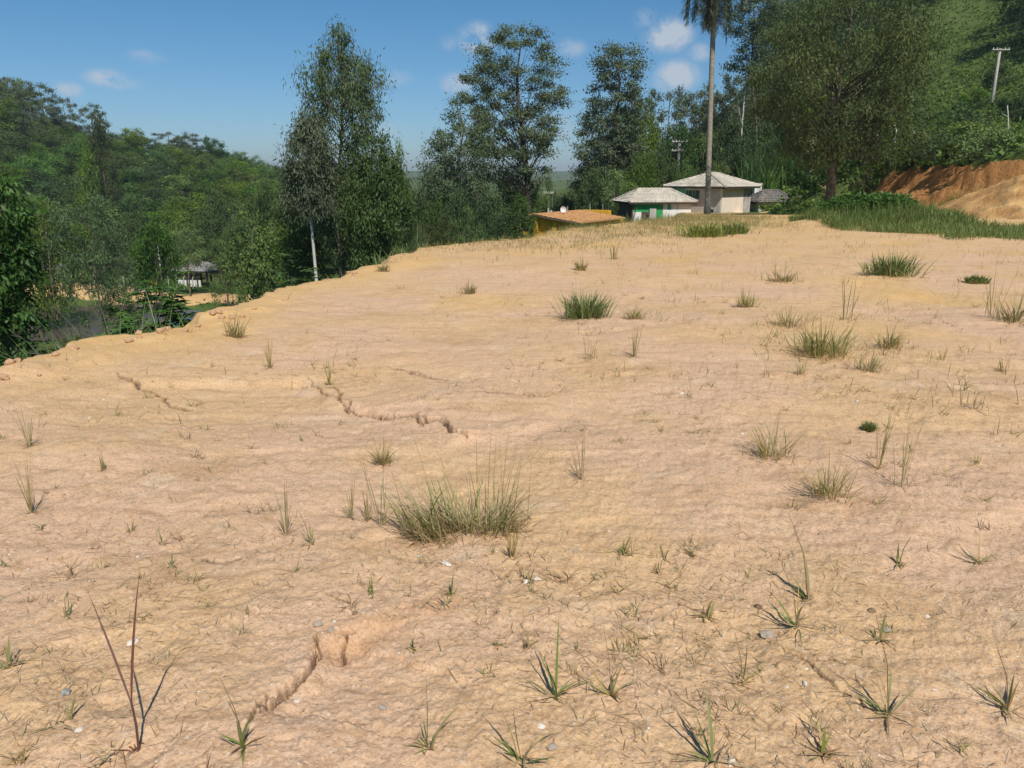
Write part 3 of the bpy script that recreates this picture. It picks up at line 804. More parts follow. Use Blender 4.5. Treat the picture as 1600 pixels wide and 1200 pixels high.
# ------------------------------------------------------------------ buildings
M['tile_pale'] = plain_mat('pale concrete roof tiles', (.64, .58, .49), .9, .1, .25, 1.2, .5, (.30, .26, .21), .45, 12)
M['tile_grey'] = plain_mat('grey lichen roof tiles', (.26, .24, .21), .9, .1, .4, 1.5, .5, (.06, .055, .05), .8, 12)
M['tile_red'] = plain_mat('terracotta roof tiles', (.62, .34, .15), .9, .1, .3, 1.6, .5, (.20, .12, .08), .4, 12)
M['tile_slate'] = plain_mat('dull grey roof', (.33, .32, .31), .85, .2, .3, 1.5, .3, (.08, .08, .08), .4, 12)
M['w_white'] = plain_mat('stained white paint', (.78, .78, .74), .9, .1, .12, 2, .2, (.26, .25, .22), .75)
M['w_grey'] = plain_mat('grey cement render', (.52, .50, .46), .95, .1, .2, 1.5, .2, (.24, .22, .19), .4)
M['w_beige'] = plain_mat('pinkish cream render', (.82, .70, .57), .95, .1, .06, 1.0, .2, (.46, .37, .29), .3)
M['w_stain'] = plain_mat('mould stained render', (.55, .50, .44), .95, .1, .25, 1.6, .2, (.10, .09, .08), .85)
M['w_green'] = plain_mat('green wall paint', (.035, .36, .11), .8, .2, .2, 2, .2, (.12, .30, .14), .4)
M['w_teal'] = plain_mat('faded sea green paint', (.10, .36, .21), .85, .2, .2, 2, .2, (.28, .36, .27), .5)
M['w_brown'] = plain_mat('raw brown brick wall', (.20, .13, .10), .95, .1, .4, 3, .4, (.08, .06, .05), .6)
M['w_yellow'] = plain_mat('yellow ochre paint', (.78, .45, .03), .85, .2, .15, 1.5, .2, (.34, .20, .05), .45)
M['fascia'] = plain_mat('dark eave board', (.07, .055, .045), .9, .1)
M['pane'] = plain_mat('dark window', (.018, .02, .022), .25, .5, .1)
M['frame'] = plain_mat('aged timber frame', (.16, .12, .09), .8, .2)
M['concrete'] = plain_mat('pole concrete', (.46, .43, .38), .9, .1, .2, 3, .3, (.30, .27, .23), .4)
M['porcelain'] = plain_mat('white porcelain', (.75, .75, .72), .3, .5, .05)
M['metal'] = plain_mat('grey metal', (.28, .28, .28), .5, .5, .2)
M['white_obj'] = plain_mat('weathered white', (.68, .67, .63), .7, .3, .15, 2, 0, (.4, .38, .34), .4)

def hip_roof(parent, Lx, Ly, rise, ridge, mat, n=9, z0=0., asym=0.):
    hx, hy, hr = Lx / 2, Ly / 2, ridge / 2
    c = [Vector((-hx, -hy, z0)), Vector((hx, -hy, z0)), Vector((hx, hy, z0)), Vector((-hx, hy, z0))]
    r0, r1 = Vector((-hr, asym, z0 + rise)), Vector((hr, asym, z0 + rise))
    mb = MB()
    for (e0, e1, t0, t1) in ((c[0], c[1], r0, r1), (c[1], c[2], r1, r1), (c[2], c[3], r1, r0), (c[3], c[0], r0, r0)):
        nrm = (e1 - e0).cross(((t0 + t1) / 2) - e0).normalized()
        for i in range(n):
            f0, f1 = i / n, (i + 1) / n
            a0, b0 = e0.lerp(t0, f0), e1.lerp(t1, f0); a1, b1 = e0.lerp(t0, f1), e1.lerp(t1, f1)
            up = nrm * .055
            # every course in tile-wide pieces, each a hair different
            w = (b0 - a0).length; k = max(1, int(w / .34)); wt = (b1 - a1).length
            for j in range(k):
                j0, j1 = j / k, (j + 1) / k
                u = up * random.uniform(.75, 1.3); d = nrm * .004
                p = [a0.lerp(b0, j0), a0.lerp(b0, j1), a1.lerp(b1, j1), a1.lerp(b1, j0)]
                mid = nrm * .03
                m0 = (p[0] + p[1]) / 2 + u + mid; m1 = (p[2] + p[3]) / 2 + d + mid
                mb.add([p[0] + u * .6, m0, p[1] + u * .6, p[2] + d, m1, p[3] + d, p[0] - nrm * .03, p[1] - nrm * .03],
                       [(0, 1, 4, 5), (1, 2, 3, 4), (6, 7, 2, 1), (6, 1, 0)])
    o = mb.build('roof', mat, parent)
    o['kind'] = 'stuff'
    rc = MB()
    for a, b in ((c[0], r0), (c[3], r0), (c[1], r1), (c[2], r1), (r0, r1)):
        k = max(2, int((b - a).length / .4))
        for j in range(k):
            p = a.lerp(b, j / k); q = a.lerp(b, (j + 1.12) / k)
            rc.tube([p + Vector((0, 0, .07)), q + Vector((0, 0, .04))], [.12, .10], 6)
    rc.build('ridge_caps', mat, o)['kind'] = 'stuff'
    fb = MB()
    z1 = z0 - .02
    fb.box(-hx + .05, hx - .05, -hy + .05, -hy + .10, z1 - .16, z1); fb.box(-hx + .05, hx - .05, hy - .10, hy - .05, z1 - .16, z1)
    fb.box(-hx + .05, -hx + .10, -hy + .10, hy - .10, z1 - .16, z1); fb.box(hx - .10, hx - .05, -hy + .10, hy - .10, z1 - .16, z1)
    fb.box(-hx + .10, hx - .10, -hy + .10, hy - .10, z1 - .13, z1 - .10)
    fb.build('eave_boards', M['fascia'], parent)
    return o
def bx(parent, name, mat, *b, rot=None, **k):
    mb = MB(); mb.box(*b); return mb.build(name, mat, parent, **k)

# --- low white and green house
yaw = .17
c1 = at(1022, 315, 77.6)
h1 = thing('house', 'low white and green house with a pale tiled roof, left of the palm trunk', 'house', (c1[0], 77.6, -3.9), yaw)
EV = -.8 + 3.9
x0, x1, y0, y1 = -2.95, 3.05, -2.1, 2.1
w = .15
bx(h1, 'wall', M['w_brown'], x0, x0 + w, y0, y1, 0, EV - .1)
bx(h1, 'wall', M['w_white'], x1 - w, x1, y0 + w, y1, 0, EV - .1)
bx(h1, 'wall', M['w_grey'], x0 + w, x1 - w, y1 - w, y1, 0, EV - .1)
g = EV - .1
bx(h1, 'front_wall', M['w_white'], x0 + w, -2.0, y0, y0 + w, 0, 2.18)
bx(h1, 'green_band', M['w_green'], x0 + w, -.62, y0 - .003, y0 + w, 2.18, g)
bx(h1, 'front_wall', M['w_green'], -.62, .18, y0 - .002, y0 + w, 0, g)
for i, (a, b, m_) in enumerate([(.18, .62, 'w_white'), (.62, 1.0, 'w_teal'), (1.0, 1.5, 'w_white'), (1.5, 1.8, 'w_white'), (1.8, 3.05, 'w_white')]):
    if m_ == 'w_teal':
        bx(h1, 'front_wall', M['w_white'], a, b, y0, y0 + w, 0, 2.35); bx(h1, 'front_wall', M['w_teal'], a, b, y0 - .001, y0 + w, 2.35, g)
    else: bx(h1, 'front_wall', M[m_], a, b, y0 + .001 * i, y0 + w, 0, g)
d_ = bx(h1, 'door', M['w_brown'], -2.0, -1.2, y0 + .06, y0 + .10, 0, 2.1)
bx(d_, 'frame', M['frame'], -2.0, -1.2, y0 + .02, y0 + .058, 2.02, 2.17)
bx(h1, 'pillar', M['w_grey'], -1.42, -.78, y0 - .75, y0 - .45, 0, 2.5)
bx(h1, 'window', M['pane'], x0 - .03, x0 - .005, .1, .7, 1.0, 1.9)
bx(h1, 'window', M['pane'], x0 - .03, x0 - .005, -1.3, -.7, 1.0, 1.9)
mb = MB(); mb.tube([(x0 - .25, y0 - .3, .2), (x0 + .35, y0 - .32, 2.6)], .03, 5); mb.build('prop', M['frame'], h1)
hip_roof(h1, 6.95, 5.2, 1.15, 3.3, M['tile_pale'], 9, EV)

# --- tall house, corner towards us
c2 = at(1113, 292, 80.4)
h2 = thing('house', 'cream and grey house with hipped roof standing higher, behind the palm trunk', 'house', (c2[0], 80.4, -2.5), math.radians(45))
E2 = .62 + 2.5; a = 2.85
wl = lambda name, mat, *b: bx(h2, name, mat, *b)
zt = E2 - .1
# right-hand front (local -y): cream, the far end blotched with mould
wl('front_wall', M['w_beige'], -a, 1.35, -a, -a + .18, 0, zt)
wl('stained_wall', M['w_stain'], 1.35, a, -a + .002, -a + .18, 0, zt)
# left-hand front (local -x)
wl('side_wall', M['w_grey'], -a, -a + .18, -a + .18, -.35, 0, zt)
wl('side_wall', M['w_grey'], -a, -a + .18, -.35, 1.35, 0, 1.95)
wl('side_wall', M['w_grey'], -a, -a + .18, -.35, 1.35, 2.75, zt)
wl('green_wall', M['w_teal'], -a, -a + .18, 1.35, a, 1.35, zt)
wl('side_wall', M['w_grey'], -a + .001, -a + .18, 1.35, a, 0, 1.35)
wl('wall', M['w_grey'], -a + .18, a - .18, a - .18, a, 0, zt)
wl('wall', M['w_grey'], a - .18, a, -a + .18, a, 0, zt)
wl('green_wall', M['w_teal'], -a - .004, -a - .001, .9, 1.34, 1.5, 1.94)
wn_ = wl('window', M['frame'], -a + .04, -a + .12, -.35, 1.35, 1.95, 2.02)
for k in (-.35, .18, .45, .98, 1.25):
    bx(wn_, 'frame', M['w_teal'], -a + .02, -a + .10, k, k + .10, 2.02, 2.75)
for k, e in ((-.25, .18), (.55, .98)):
    bx(wn_, 'pane', M['pane'], -a + .10, -a + .13, k, e, 2.02, 2.75)
for k in (.7, -2.0):
    bx(h2, 'vent', M['pane'], -a - .01, -a - .001, k, k + .28, .45, .95)
    bx(h2, 'vent_frame', M['w_beige'], -a - .03, -a - .002, k + .28, k + .36, .4, 1.0)
hip_roof(h2, 7.1, 7.1, 1.25, 1.3, M['tile_pale'], 10, E2)
mb = MB(); mb.tube([(.8, .8, E2 + .8), (.8, .8, E2 + 2.2)], .03, 5); mb.build('aerial', M['metal'], h2)

# --- grey-roofed annex and tank
c3 = at(1203, 315, 82.5)
h3 = thing('annex', 'low annex with dark lichen-grey tiled roof at the right end of the cream house', 'annex', (c3[0], 82.5, -2.9), .12)
E3 = c3[2] + 2.9
for nm, b in (('front_wall', (-1.9, 1.9, -1.5, -1.35)), ('wall', (-1.9, 1.9, 1.35, 1.5)), ('wall', (-1.9, -1.75, -1.35, 1.35)), ('wall', (1.75, 1.9, -1.35, 1.35))):
    bx(h3, nm, M['w_beige'] if nm == 'wall' else M['w_grey'], *b, 0, E3 - .1)
bx(h3, 'plaster_band', M['w_white'], -1.88, 1.88, -1.52, -1.502, .5, 1.25)
hip_roof(h3, 4.6, 3.9, 1.1, 1.6, M['tile_grey'], 7, E3)
c4 = at(1187, 300, 85)
tank = thing('water_tank', 'square white masonry tank standing behind the cream house roof end', 'tank', (c4[0], 86, -2.6))
bx(tank, 'tank_body', M['w_white'], -.38, .38, -.4, .4, 0, at(1187, 287, 86)[2] + 2.5)
bx(tank, 'lid', M['w_grey'], -.44, .44, -.46, .46, at(1187, 287, 86)[2] + 2.5, at(1187, 286, 86)[2] + 2.6)

# --- yellow building below the crest
cy = at(905, 347, 57.0)
hy_ = thing('house', 'yellow ochre building with a terracotta roof sunk behind the grassy crest', 'house', (cy[0], 57.0, -4.6), math.radians(58))
Ee = cy[2] + 4.6; D = 5.6; L = 8.6; rz_ = at(839, 333.5, 60)[2] + 4.6; ry = 3.8
bx(hy_, 'wall', M['w_yellow'], .3, L, 0.3, .48, 0, Ee - .1)
bx(hy_, 'wall', M['w_yellow'], .3, L, D - .4, D - .22, 0, Ee - .1)
bx(hy_, 'wall', M['w_yellow'], L - .18, L - .001, .48, D - .4, 0, Ee - .1)
mb = MB(); yy = [(0.3, 0), (D - .22, 0), (D - .22, Ee - .12), (ry, rz_ - .12), (.3, Ee - .12)]
mb.add([(.3, p, q) for p, q in yy] + [(.48, p, q) for p, q in yy], [(0, 4, 3, 2, 1), (5, 6, 7, 8, 9)] + [(i, (i + 1) % 5, (i + 1) % 5 + 5, i + 5) for i in range(5)])
mb.build('gable_wall', M['w_yellow'], hy_)
bx(hy_, 'pillar', M['w_yellow'], -.12, .28, ry - .25, ry + .15, 0, rz_ - .05)
bx(hy_, 'pillar', M['w_yellow'], .02, .28, 1.9, 2.3, 0, Ee + (rz_ - Ee) * .42)
mb = MB()
for (ya, za, yb, zb) in ((-.25, Ee - .05, ry, rz_), (D + .3, Ee - .15, ry, rz_)):
    n = 10
    for i in range(n):
        p = [(ya + (yb - ya) * i / n, za + (zb - za) * i / n), (ya + (yb - ya) * (i + 1) / n, za + (zb - za) * (i + 1) / n)]
        for j in range(32):
            xa = -.25 + j * (L - .55) / 32; xb = xa + (L - .55) / 32; h = random.uniform(.03, .07)
            mb.add([(xa, p[0][0], p[0][1] + h), (xb, p[0][0], p[0][1] + h), (xb, p[1][0], p[1][1]), (xa, p[1][0], p[1][1]), ((xa + xb) / 2, p[0][0], p[0][1] + h + .05), ((xa + xb) / 2, p[1][0], p[1][1] + .05),
                    (xa, p[0][0], p[0][1] - .05), (xb, p[0][0], p[0][1] - .05)],
                   [(0, 4, 5, 3), (4, 1, 2, 5), (6, 7, 1, 4), (6, 4, 0)] if yb > ya else [(3, 5, 4, 0), (5, 2, 1, 4), (4, 1, 7, 6), (0, 4, 6)])
mb.build('roof', M['tile_red'], hy_)['kind'] = 'stuff'
mb = MB()
for (ya, za, yb, zb) in ((-.25, Ee - .05, ry, rz_), (D + .3, Ee - .15, ry, rz_)):
    mb.add([(-.27, ya, za - .14), (-.27, ya, za), (-.27, yb, zb), (-.27, yb, zb - .14), (-.22, ya, za - .14), (-.22, ya, za), (-.22, yb, zb), (-.22, yb, zb - .14)],
           [(0, 1, 2, 3), (7, 6, 5, 4), (0, 4, 5, 1), (3, 2, 6, 7)])
mb.build('verge_board', M['frame'], hy_)
bx(hy_, 'parapet', M['w_yellow'], L - .2, L + .4, ry - 2.2, ry + .2, Ee - 1.6, rz_ + .02)
mb = MB(); mb.tube([(-.0, D + .2, Ee - .2), (-.9, D + 1.2, Ee - .35)], .07, 5); mb.build('eave_rafter', M['w_white'], hy_)
dsh = thing('satellite_dish', 'small white satellite dish on the terracotta roof', 'dish', tuple(at(880, 333.5, 60.5) - np.array([0, 0, .1])))
mb = MB(); rows = 5; seg = 14
vs_ = []
for i in range(rows + 1):
    q = i / rows; rr = .24 * q; dep = .10 * q * q
    for k in range(seg): vs_.append((rr * math.cos(2 * math.pi * k / seg), -.1 - dep, .42 + rr * math.sin(2 * math.pi * k / seg)))
mb.add(vs_, [(i * seg + k, i * seg + (k + 1) % seg, (i + 1) * seg + (k + 1) % seg, (i + 1) * seg + k) for i in range(rows) for k in range(seg)])
mb.build('reflector', M['porcelain'], dsh)
mb = MB(); mb.tube([(0, 0, -.3), (0, 0, .3), (0, -.08, .42)], .03, 6); mb.build('mast', M['metal'], dsh)

# --- pavilion in the valley
pz = -12.0
pc = at(303, 425, 104)
zg = Hs(pc[0], 104)
pv = thing('pavilion', 'open-sided pavilion with grey hipped roof and low white wall beyond the pond', 'pavilion', (pc[0] + .6, 104, zg - .3), -.15)
pe = at(303, 421, 104)[2] - zg + .3
hip_roof(pv, 5.6, 4.4, 1.05, 1.6, M['tile_slate'], 6, pe)
for x_ in (-2.2, -.7, .8, 2.2):
    for y_ in (-1.7, 1.7): bx(pv, 'post', M['fascia'], x_ - .1, x_ + .1, y_ - .1, y_ + .1, 0, pe - .1)
bx(pv, 'low_wall', M['w_white'], -2.05, 1.2, -1.75, -1.6, 0, max(.9, pe - 1.25))
bx(pv, 'low_wall', M['w_white'], -2.05, -1.9, -1.59, 1.5, 0, max(.9, pe - 1.25))
# white farm building half hidden behind the near left tree
fc = at(60, 428, 108); fz = Hs(fc[0], 108)
fh = thing('shed', 'low white farm building showing between the leaves at the left edge', 'shed', (fc[0], 108, fz - .3), .1)
fe = at(60, 419, 108)[2] - fz + .3
bx(fh, 'wall', M['w_white'], -5, 3, -1.6, -1.45, 0, fe); bx(fh, 'wall', M['w_white'], -5, 3, 1.45, 1.6, 0, fe)
bx(fh, 'wall', M['w_white'], -5, -4.85, -1.449, 1.449, 0, fe); bx(fh, 'wall', M['w_white'], 2.85, 3, -1.449, 1.449, 0, fe)
for k in (-3.6, -1.5, .6): bx(fh, 'window', M['pane'], k, k + .8, -1.62, -1.605, fe - 1.0, fe - .35)
hip_roof(fh, 9, 4.2, .7, 5.2, M['tile_slate'], 5, fe)

# ------------------------------------------------------------------ poles, posts and yard things
def pole(u, vt, vb, Y, label, arms=((.0, .95),), r=.14, seen=True, tilt=0., wide=1.0, extra=None):
    p = at(u, vt, Y); gz = Hs(p[0], Y); h = p[2] - gz
    o = thing('utility_pole', label, 'pole', (p[0], Y, gz), 0)
    mb = MB(); mb.tube([(-tilt * h, 0, -.4), (-tilt * h / 2, 0, h / 2), (0, 0, h)], [r * 1.25, r, r * .75], 8); mb.build('shaft', M['concrete'], o, smooth=True)
    for (dz, w_) in arms:
        ar = bx(o, 'crossarm', M['concrete'], -w_, w_, -.22, -.12, h - dz - .18, h - dz - .06)
        for k in (-.9, -.45, .45, .9):
            q = MB(); q.tube([(k * w_, -.17, h - dz - .06), (k * w_, -.17, h - dz + .10)], [.045, .03], 6); q.build('insulator', M['porcelain'], ar)
    if extra: extra(o, h)
    return o
def trafo(o, h):
    q = MB(); q.tube([(.0, -.3, h - 1.0), (.0, -.3, h - 2.2)], .02, 4); q.build('cable', M['metal'], o)
pole(1062, 219, 0, 97, 'concrete pole with two crossarms rising behind the low white and green house', ((.05, .95), (1.1, .95)), .19, extra=trafo)
pole(1563, 76, 0, 90, 'tall pale pole with one crossarm on the green hillside', ((.0, .95),), .17, tilt=-.0)
def box_eq(o, h):
    bx(o, 'equipment_box', M['white_obj'], .18, .42, -.15, .15, h - 2.6, h - 2.0)
    q = MB(); q.tube([(.45, -.1, h - .2), (.45, -.1, h - 1.7)], .02, 4); q.build('cable', M['metal'], o)
pole(857, 299, 0, 84, 'thin concrete pole with small white box behind the yellow building', ((.05, .55),), .11, extra=box_eq)
o = pole(246, 381, 0, 100, 'lone wooden post pole beside the pavilion in the valley', (), .10)
def post(u, vt, Y, label, group, r=.06, curve=0., minh=None, mat='white_obj', name='fence_post', cat='post'):
    p = at(u, vt, Y); gz = Hs(p[0], Y); h = p[2] - gz
    if minh: h = max(minh, min(h, minh * 1.6))
    o = thing(name, label, cat, (p[0], Y, gz), 0, group)
    mb = MB(); mb.tube([(0, 0, -.3), (.02, 0, h * .8), (-curve * .4, 0, h * .93), (-curve, 0, h)], [r, r * .9, r * .8, r * .7], 6); mb.build('shaft', M[mat], o)
for (u, v, Y) in [(1369, 233, 66), (1397, 228, 64), (1426, 220, 62), (1346, 240, 68)]:
    post(u, v, Y, 'bent-topped concrete fence post in the bushes above the clay bank', 'bent-topped fence posts on the right slope', .07, .22, 1.9)
for (u, v, Y) in [(845, 320, 70), (887, 322, 72), (922, 318, 72), (942, 318, 72), (951, 318, 72)]:
    post(u, v, Y, 'thin upright post behind the yellow building', 'thin posts behind the yellow building', .03, 0, 2.4)
for i, u in enumerate([85, 98, 112, 126, 146, 150, 165, 178, 192, 205, 216, 262, 274, 286, 300]):
    post(u, 429 + (i % 3) * 2, 99 + (i % 4) * .5, 'rough leaning fence post along the clay yard by the pond', 'fence posts along the clay yard', .09, random.uniform(-.3, .3), 1.5, 'concrete')
# white snag trunks
def snag(u, vt, vb, Y, label, r, lean):
    p = at(u, vt, Y); q = at(u - lean, vb, Y); gz = min(q[2], Hs(q[0], Y))
    o = thing('bare_tree', label, 'dead tree', (q[0], Y, gz), 0)
    mb = MB(); d = p[0] - q[0]; h = p[2] - gz
    mb.tube([(0, 0, -.3), (d * .4, 0, h * .35), (d * .55, .1, h * .7), (d, 0, h)], [r * 1.3, r, r * .8, r * .45], 7); mb.build('trunk', M['bark_white'], o, smooth=True)
    mb = MB(); mb.tube([(d * .5, 0, h * .6), (d * .5 - .5, .1, h * .72), (d * .5 - .8, 0, h * .85)], [r * .4, r * .3, r * .1], 5); mb.build('branch', M['bark_white'], o)
snag(1166, 122, 200, 99, 'slender white tree trunk in the dark forest right of the palm', .12, 7)
snag(1272, 212, 262, 70, 'short crooked white trunk just left of the big dark tree trunk', .16, 4)
snag(1574, 165, 205, 70, 'thin pale forked trunk at the right edge of the hillside', .08, -3)
# yard odds and ends
yz = at(240, 438, 99)
yo = thing('tank', 'small bright yellow drum in the clay yard beside the pavilion', 'drum', (yz[0], 99, Hs(yz[0], 99)))
mb = MB(); mb.tube([(-.6, 0, .55), (.6, 0, .55)], .5, 14); mb.build('drum_body', plain_mat('yellow plastic', (.75, .55, .02), .5, .4, .1), yo, smooth=False)
bx(yo, 'stand', M['frame'], -.5, .5, -.35, .35, 0, .12)
def stone_mesh(name, seed, mat, flat_=.6, sub=2):
    r = np.random.default_rng(seed); import bmesh
    bm = bmesh.new(); bmesh.ops.create_icosphere(bm, subdivisions=sub, radius=1)
    s = r.uniform(.75, 1.25, 3); k = r.uniform(-1, 1, (3, 3)); ph = r.uniform(0, 6, 3)
    for v in bm.verts:
        c = np.array(v.co); f = 1 + .14 * math.sin(2.2 * (k[0] @ c) * 2 + ph[0]) + .12 * math.sin(5 * (k[1] @ c) + ph[1]) + r.normal() * .09
        v.co = Vector(c * s * f * (1, 1, flat_))
    me = bpy.data.meshes.new(name); bm.to_mesh(me); bm.free(); me.materials.append(mat); return me
M['rock_pale'] = plain_mat('pale rock', (.46, .44, .40), .9, .1, .25, 2, .5, (.2, .19, .17), .5)
M['quartz'] = plain_mat('white quartz', (.78, .70, .60), .75, .2, .2, 40, .3, (.45, .30, .18), .5, 200)
M['pebble'] = plain_mat('brown pebble', (.34, .22, .14), .9, .1, .4, 30, .3, None, 0, 200)
M['greystone'] = plain_mat('grey blue stone', (.46, .38, .30), .85, .15, .3, 30, .3, None, 0, 200)
for i, (u, v, Y, s, lb) in enumerate([(1308, 305, 58, .8, 'long pale rock slab right of the big dark tree trunk, upper of the pile'), (1320, 316, 55, .6, 'pale boulder at the front of the rock pile by the grassy heap'),
                                  (1304, 314, 56, .5, 'small pale boulder nearest the big dark tree trunk'), (1334, 309, 57, .45, 'small pale rock at the right end of the rock pile')]):
    p = at(u, v, Y)
    o = link('boulder', stone_mesh('boulder', 40 + i, M['rock_pale'], .5), None, (p[0], Y, Hs(p[0], Y) + s * .35), random.random() * 6, (s * 1.7, s, s * 1.3))
    tag(o, lb, 'rock', 'pale rocks beside the big tree')
wp = at(221, 452, 95)
o = thing('brush_pile', 'heap of bleached white branches on the clay track by the pond', 'branches', (wp[0], 95, Hs(wp[0], 95)))
mb = MB()
for k in range(26):
    a = random.uniform(-.5, .5); x_ = random.uniform(-1.4, .9); L_ = random.uniform(.7, 2)
    mb.tube([(x_, random.uniform(-.5, .5), random.uniform(.05, .5)), (x_ + L_ * .6, random.uniform(-.5, .5), random.uniform(.2, .7)), (x_ + L_, random.uniform(-.4, .4), random.uniform(.3, 1.0))], [.06, .045, .02], 4)
mb.build('branches', M['white_obj'], o)['kind'] = 'stuff'

# ------------------------------------------------------------------ hero trees
def hero(name, u, Y, rows, label, n_clump, clump_r, flatz, n_leaf, size, droop, leafm, barkm, trunk_r, seed, cat='tree', group=None, base_u=None, **k):
    """rows: (v, left u, right u) of the crown, bottom to top"""
    p0 = at(base_u or u, 400, Y)
    gz = Hs(p0[0], Y)
    top = at(u, rows[-1][0], Y)[2]
    h = top - gz
    prof = []
    for (v, l, r_) in rows:
        pl = at(l, v, Y); pr = at(r_, v, Y)
        prof.append(((pl[2] - gz) / h, max(.25, (pr[0] - pl[0]) / 2 - clump_r * .35), (pl[0] + pr[0]) / 2 - p0[0]))
    if prof[0][0] < .02: prof[0] = (.02,) + prof[0][1:]
    ms = tree_meshes(name, seed, h, prof, n_clump, clump_r, flatz, n_leaf, size, droop, leafm, barkm, trunk_r, **k)
    return put_tree(name, ms, (p0[0], Y, gz), 0, None, label, cat, group)
hero('eucalyptus_tree', 532, 45, [(400, 505, 560), (330, 480, 570), (260, 468, 588), (225, 488, 588), (190, 478, 600), (150, 464, 606), (120, 466, 604), (90, 470, 590), (62, 488, 574), (40, 512, 550)],
     'tallest slender eucalyptus with drooping leaves at left of centre', 115, .70, 1.15, 230, .19, 1.2, M['leaf_euc'], M['bark_pink'], .17, 1, aspect=.30, fork=.6, drip=(1100, .9, 6), out=.5, sep=.55, lshell=.6, wob=.006)
hero('eucalyptus_tree', 484, 42, [(330, 448, 520), (290, 438, 530), (240, 436, 524), (205, 446, 512), (176, 468, 495)],
     'shorter eucalyptus on a white trunk leaning on the left of the tallest one', 75, .58, 1.1, 190, .19, 1.2, M['leaf_euc'], M['bark_white'], .13, 2, aspect=.32, fork=.5, drip=(500, .8, 6), base_u=492, sep=.34, lshell=.6, wob=.004)
M['leaf_yg'] = leaf_mat('yellow green leaves', (.030, .062, .016), (.110, .165, .045), .25, .5, .3, .02, .2)
hero('eucalyptus_tree', 592, 43, [(425, 530, 652), (360, 530, 650), (300, 535, 648), (255, 545, 636), (216, 575, 610)],
     'bushy yellow-green tree leafy to the ground right of the tallest eucalyptus', 120, .65, 1.1, 200, .18, 1.2, M['leaf_yg'], M['bark'], .13, 3, aspect=.34, drip=(700, .8, 6), sep=.4, lshell=.6)
hero('leafy_tree', 462, 46, [(445, 425, 500), (400, 428, 505), (340, 425, 500), (290, 440, 490)], 'dusky green leafy tree at the foot of the white eucalyptus trunk', 60, .7, .9, 170, .17, .5, M['leaf_weep'], M['bark'], .12, 4)
hero('pale_gum_tree', 545, 47, [(430, 500, 590), (390, 500, 600), (350, 500, 590), (310, 520, 570)], 'twiggy grey-green tree behind the pink eucalyptus trunk', 60, .6, .9, 120, .15, .6, M['leaf_weep'], M['bark_pink'], .1, 5)
# flat-topped gums
hero('gum_tree', 808, 75, [(300, 775, 850), (262, 752, 866), (225, 735, 882), (170, 724, 892), (120, 718, 892), (80, 732, 884), (58, 758, 868), (44, 790, 842)],
     'big flat-topped gum with tiered leaf clouds against the sky, centre', 105, 1.1, .42, 330, .22, .05, M['leaf_euc'], M['bark_dark'], .36, 11, sep=1.25, shell=.45, fork=.75, twigs=True, wob=.012, base_u=825)
hero('gum_tree', 712, 70, [(305, 660, 770), (262, 655, 765), (220, 668, 768), (180, 690, 765), (158, 698, 742), (140, 708, 724)],
     'pointed grey-green gum left of the big flat-topped gum', 70, .85, .7, 240, .20, .5, M['leaf_euc'], M['bark'], .2, 12, sep=.95, shell=.3, fork=.6)
hero('gum_tree', 945, 92, [(320, 900, 985), (280, 893, 990), (230, 895, 1004), (180, 908, 1008), (135, 922, 1008), (98, 926, 1006), (80, 935, 1000), (66, 945, 972)],
     'tall gum with rounded leaf clouds behind the yellow building', 95, 1.25, .5, 320, .27, .05, M['leaf_euc'], M['bark_dark'], .34, 13, sep=1.5, shell=.4, fork=.7, twigs=True)
hero('gum_tree', 1168, 98, [(110, 1125, 1190), (80, 1130, 1205), (40, 1135, 1225), (0, 1130, 1230), (-30, 1150, 1215)],
     'gum with open blue-green crown right of the palm fronds', 55, 1.1, .5, 200, .28, .2, M['leaf_euc'], M['bark'], .20, 14, sep=1.2, shell=.2, fork=.5)
# big dark tree on the right
hero('weeping_tree', 1310, 50, [(262, 1240, 1380), (215, 1195, 1420), (160, 1170, 1450), (100, 1162, 1462), (50, 1185, 1462), (10, 1225, 1445), (-25, 1270, 1400)],
     'massive dark weeping tree with a thick brown trunk standing right of the houses', 125, 1.15, .75, 290, .19, .9, M['leaf_weep'], M['bark_dark'], .34, 15, base_u=1287, t0min=.30, drip=(2200, .8, 6), sep=1.15, shell=.35, fork=.5, aspect=.33, lshell=.5, wob=.004)
hero('slender_tree', 1345, 56, [(300, 1325, 1375), (250, 1315, 1390), (200, 1310, 1380), (150, 1320, 1370), (110, 1335, 1350)],
     'thin twiggy tree with a pale trunk just right of the massive weeping tree', 40, .55, .8, 110, .16, .6, M['leaf_weep'], M['bark_pink'], .13, 16, base_u=1340)
# near left
M['leaf_edge'] = leaf_mat('glossy dark broad leaves', (.022, .065, .012), (.085, .17, .03), .25, .5, .25, .02, .1)
hero('leafy_tree', -5, 13.5, [(575, -90, 60), (520, -90, 74), (450, -90, 66), (390, -80, 68), (330, -60, 52), (282, -40, 18)],
     'bright broad-leaved tree filling the left edge just below the clay lip', 110, .30, .9, 130, .12, .9, M['leaf_edge'], M['bark'], .08, 17, sep=.2, aspect=.36, lshell=.6)

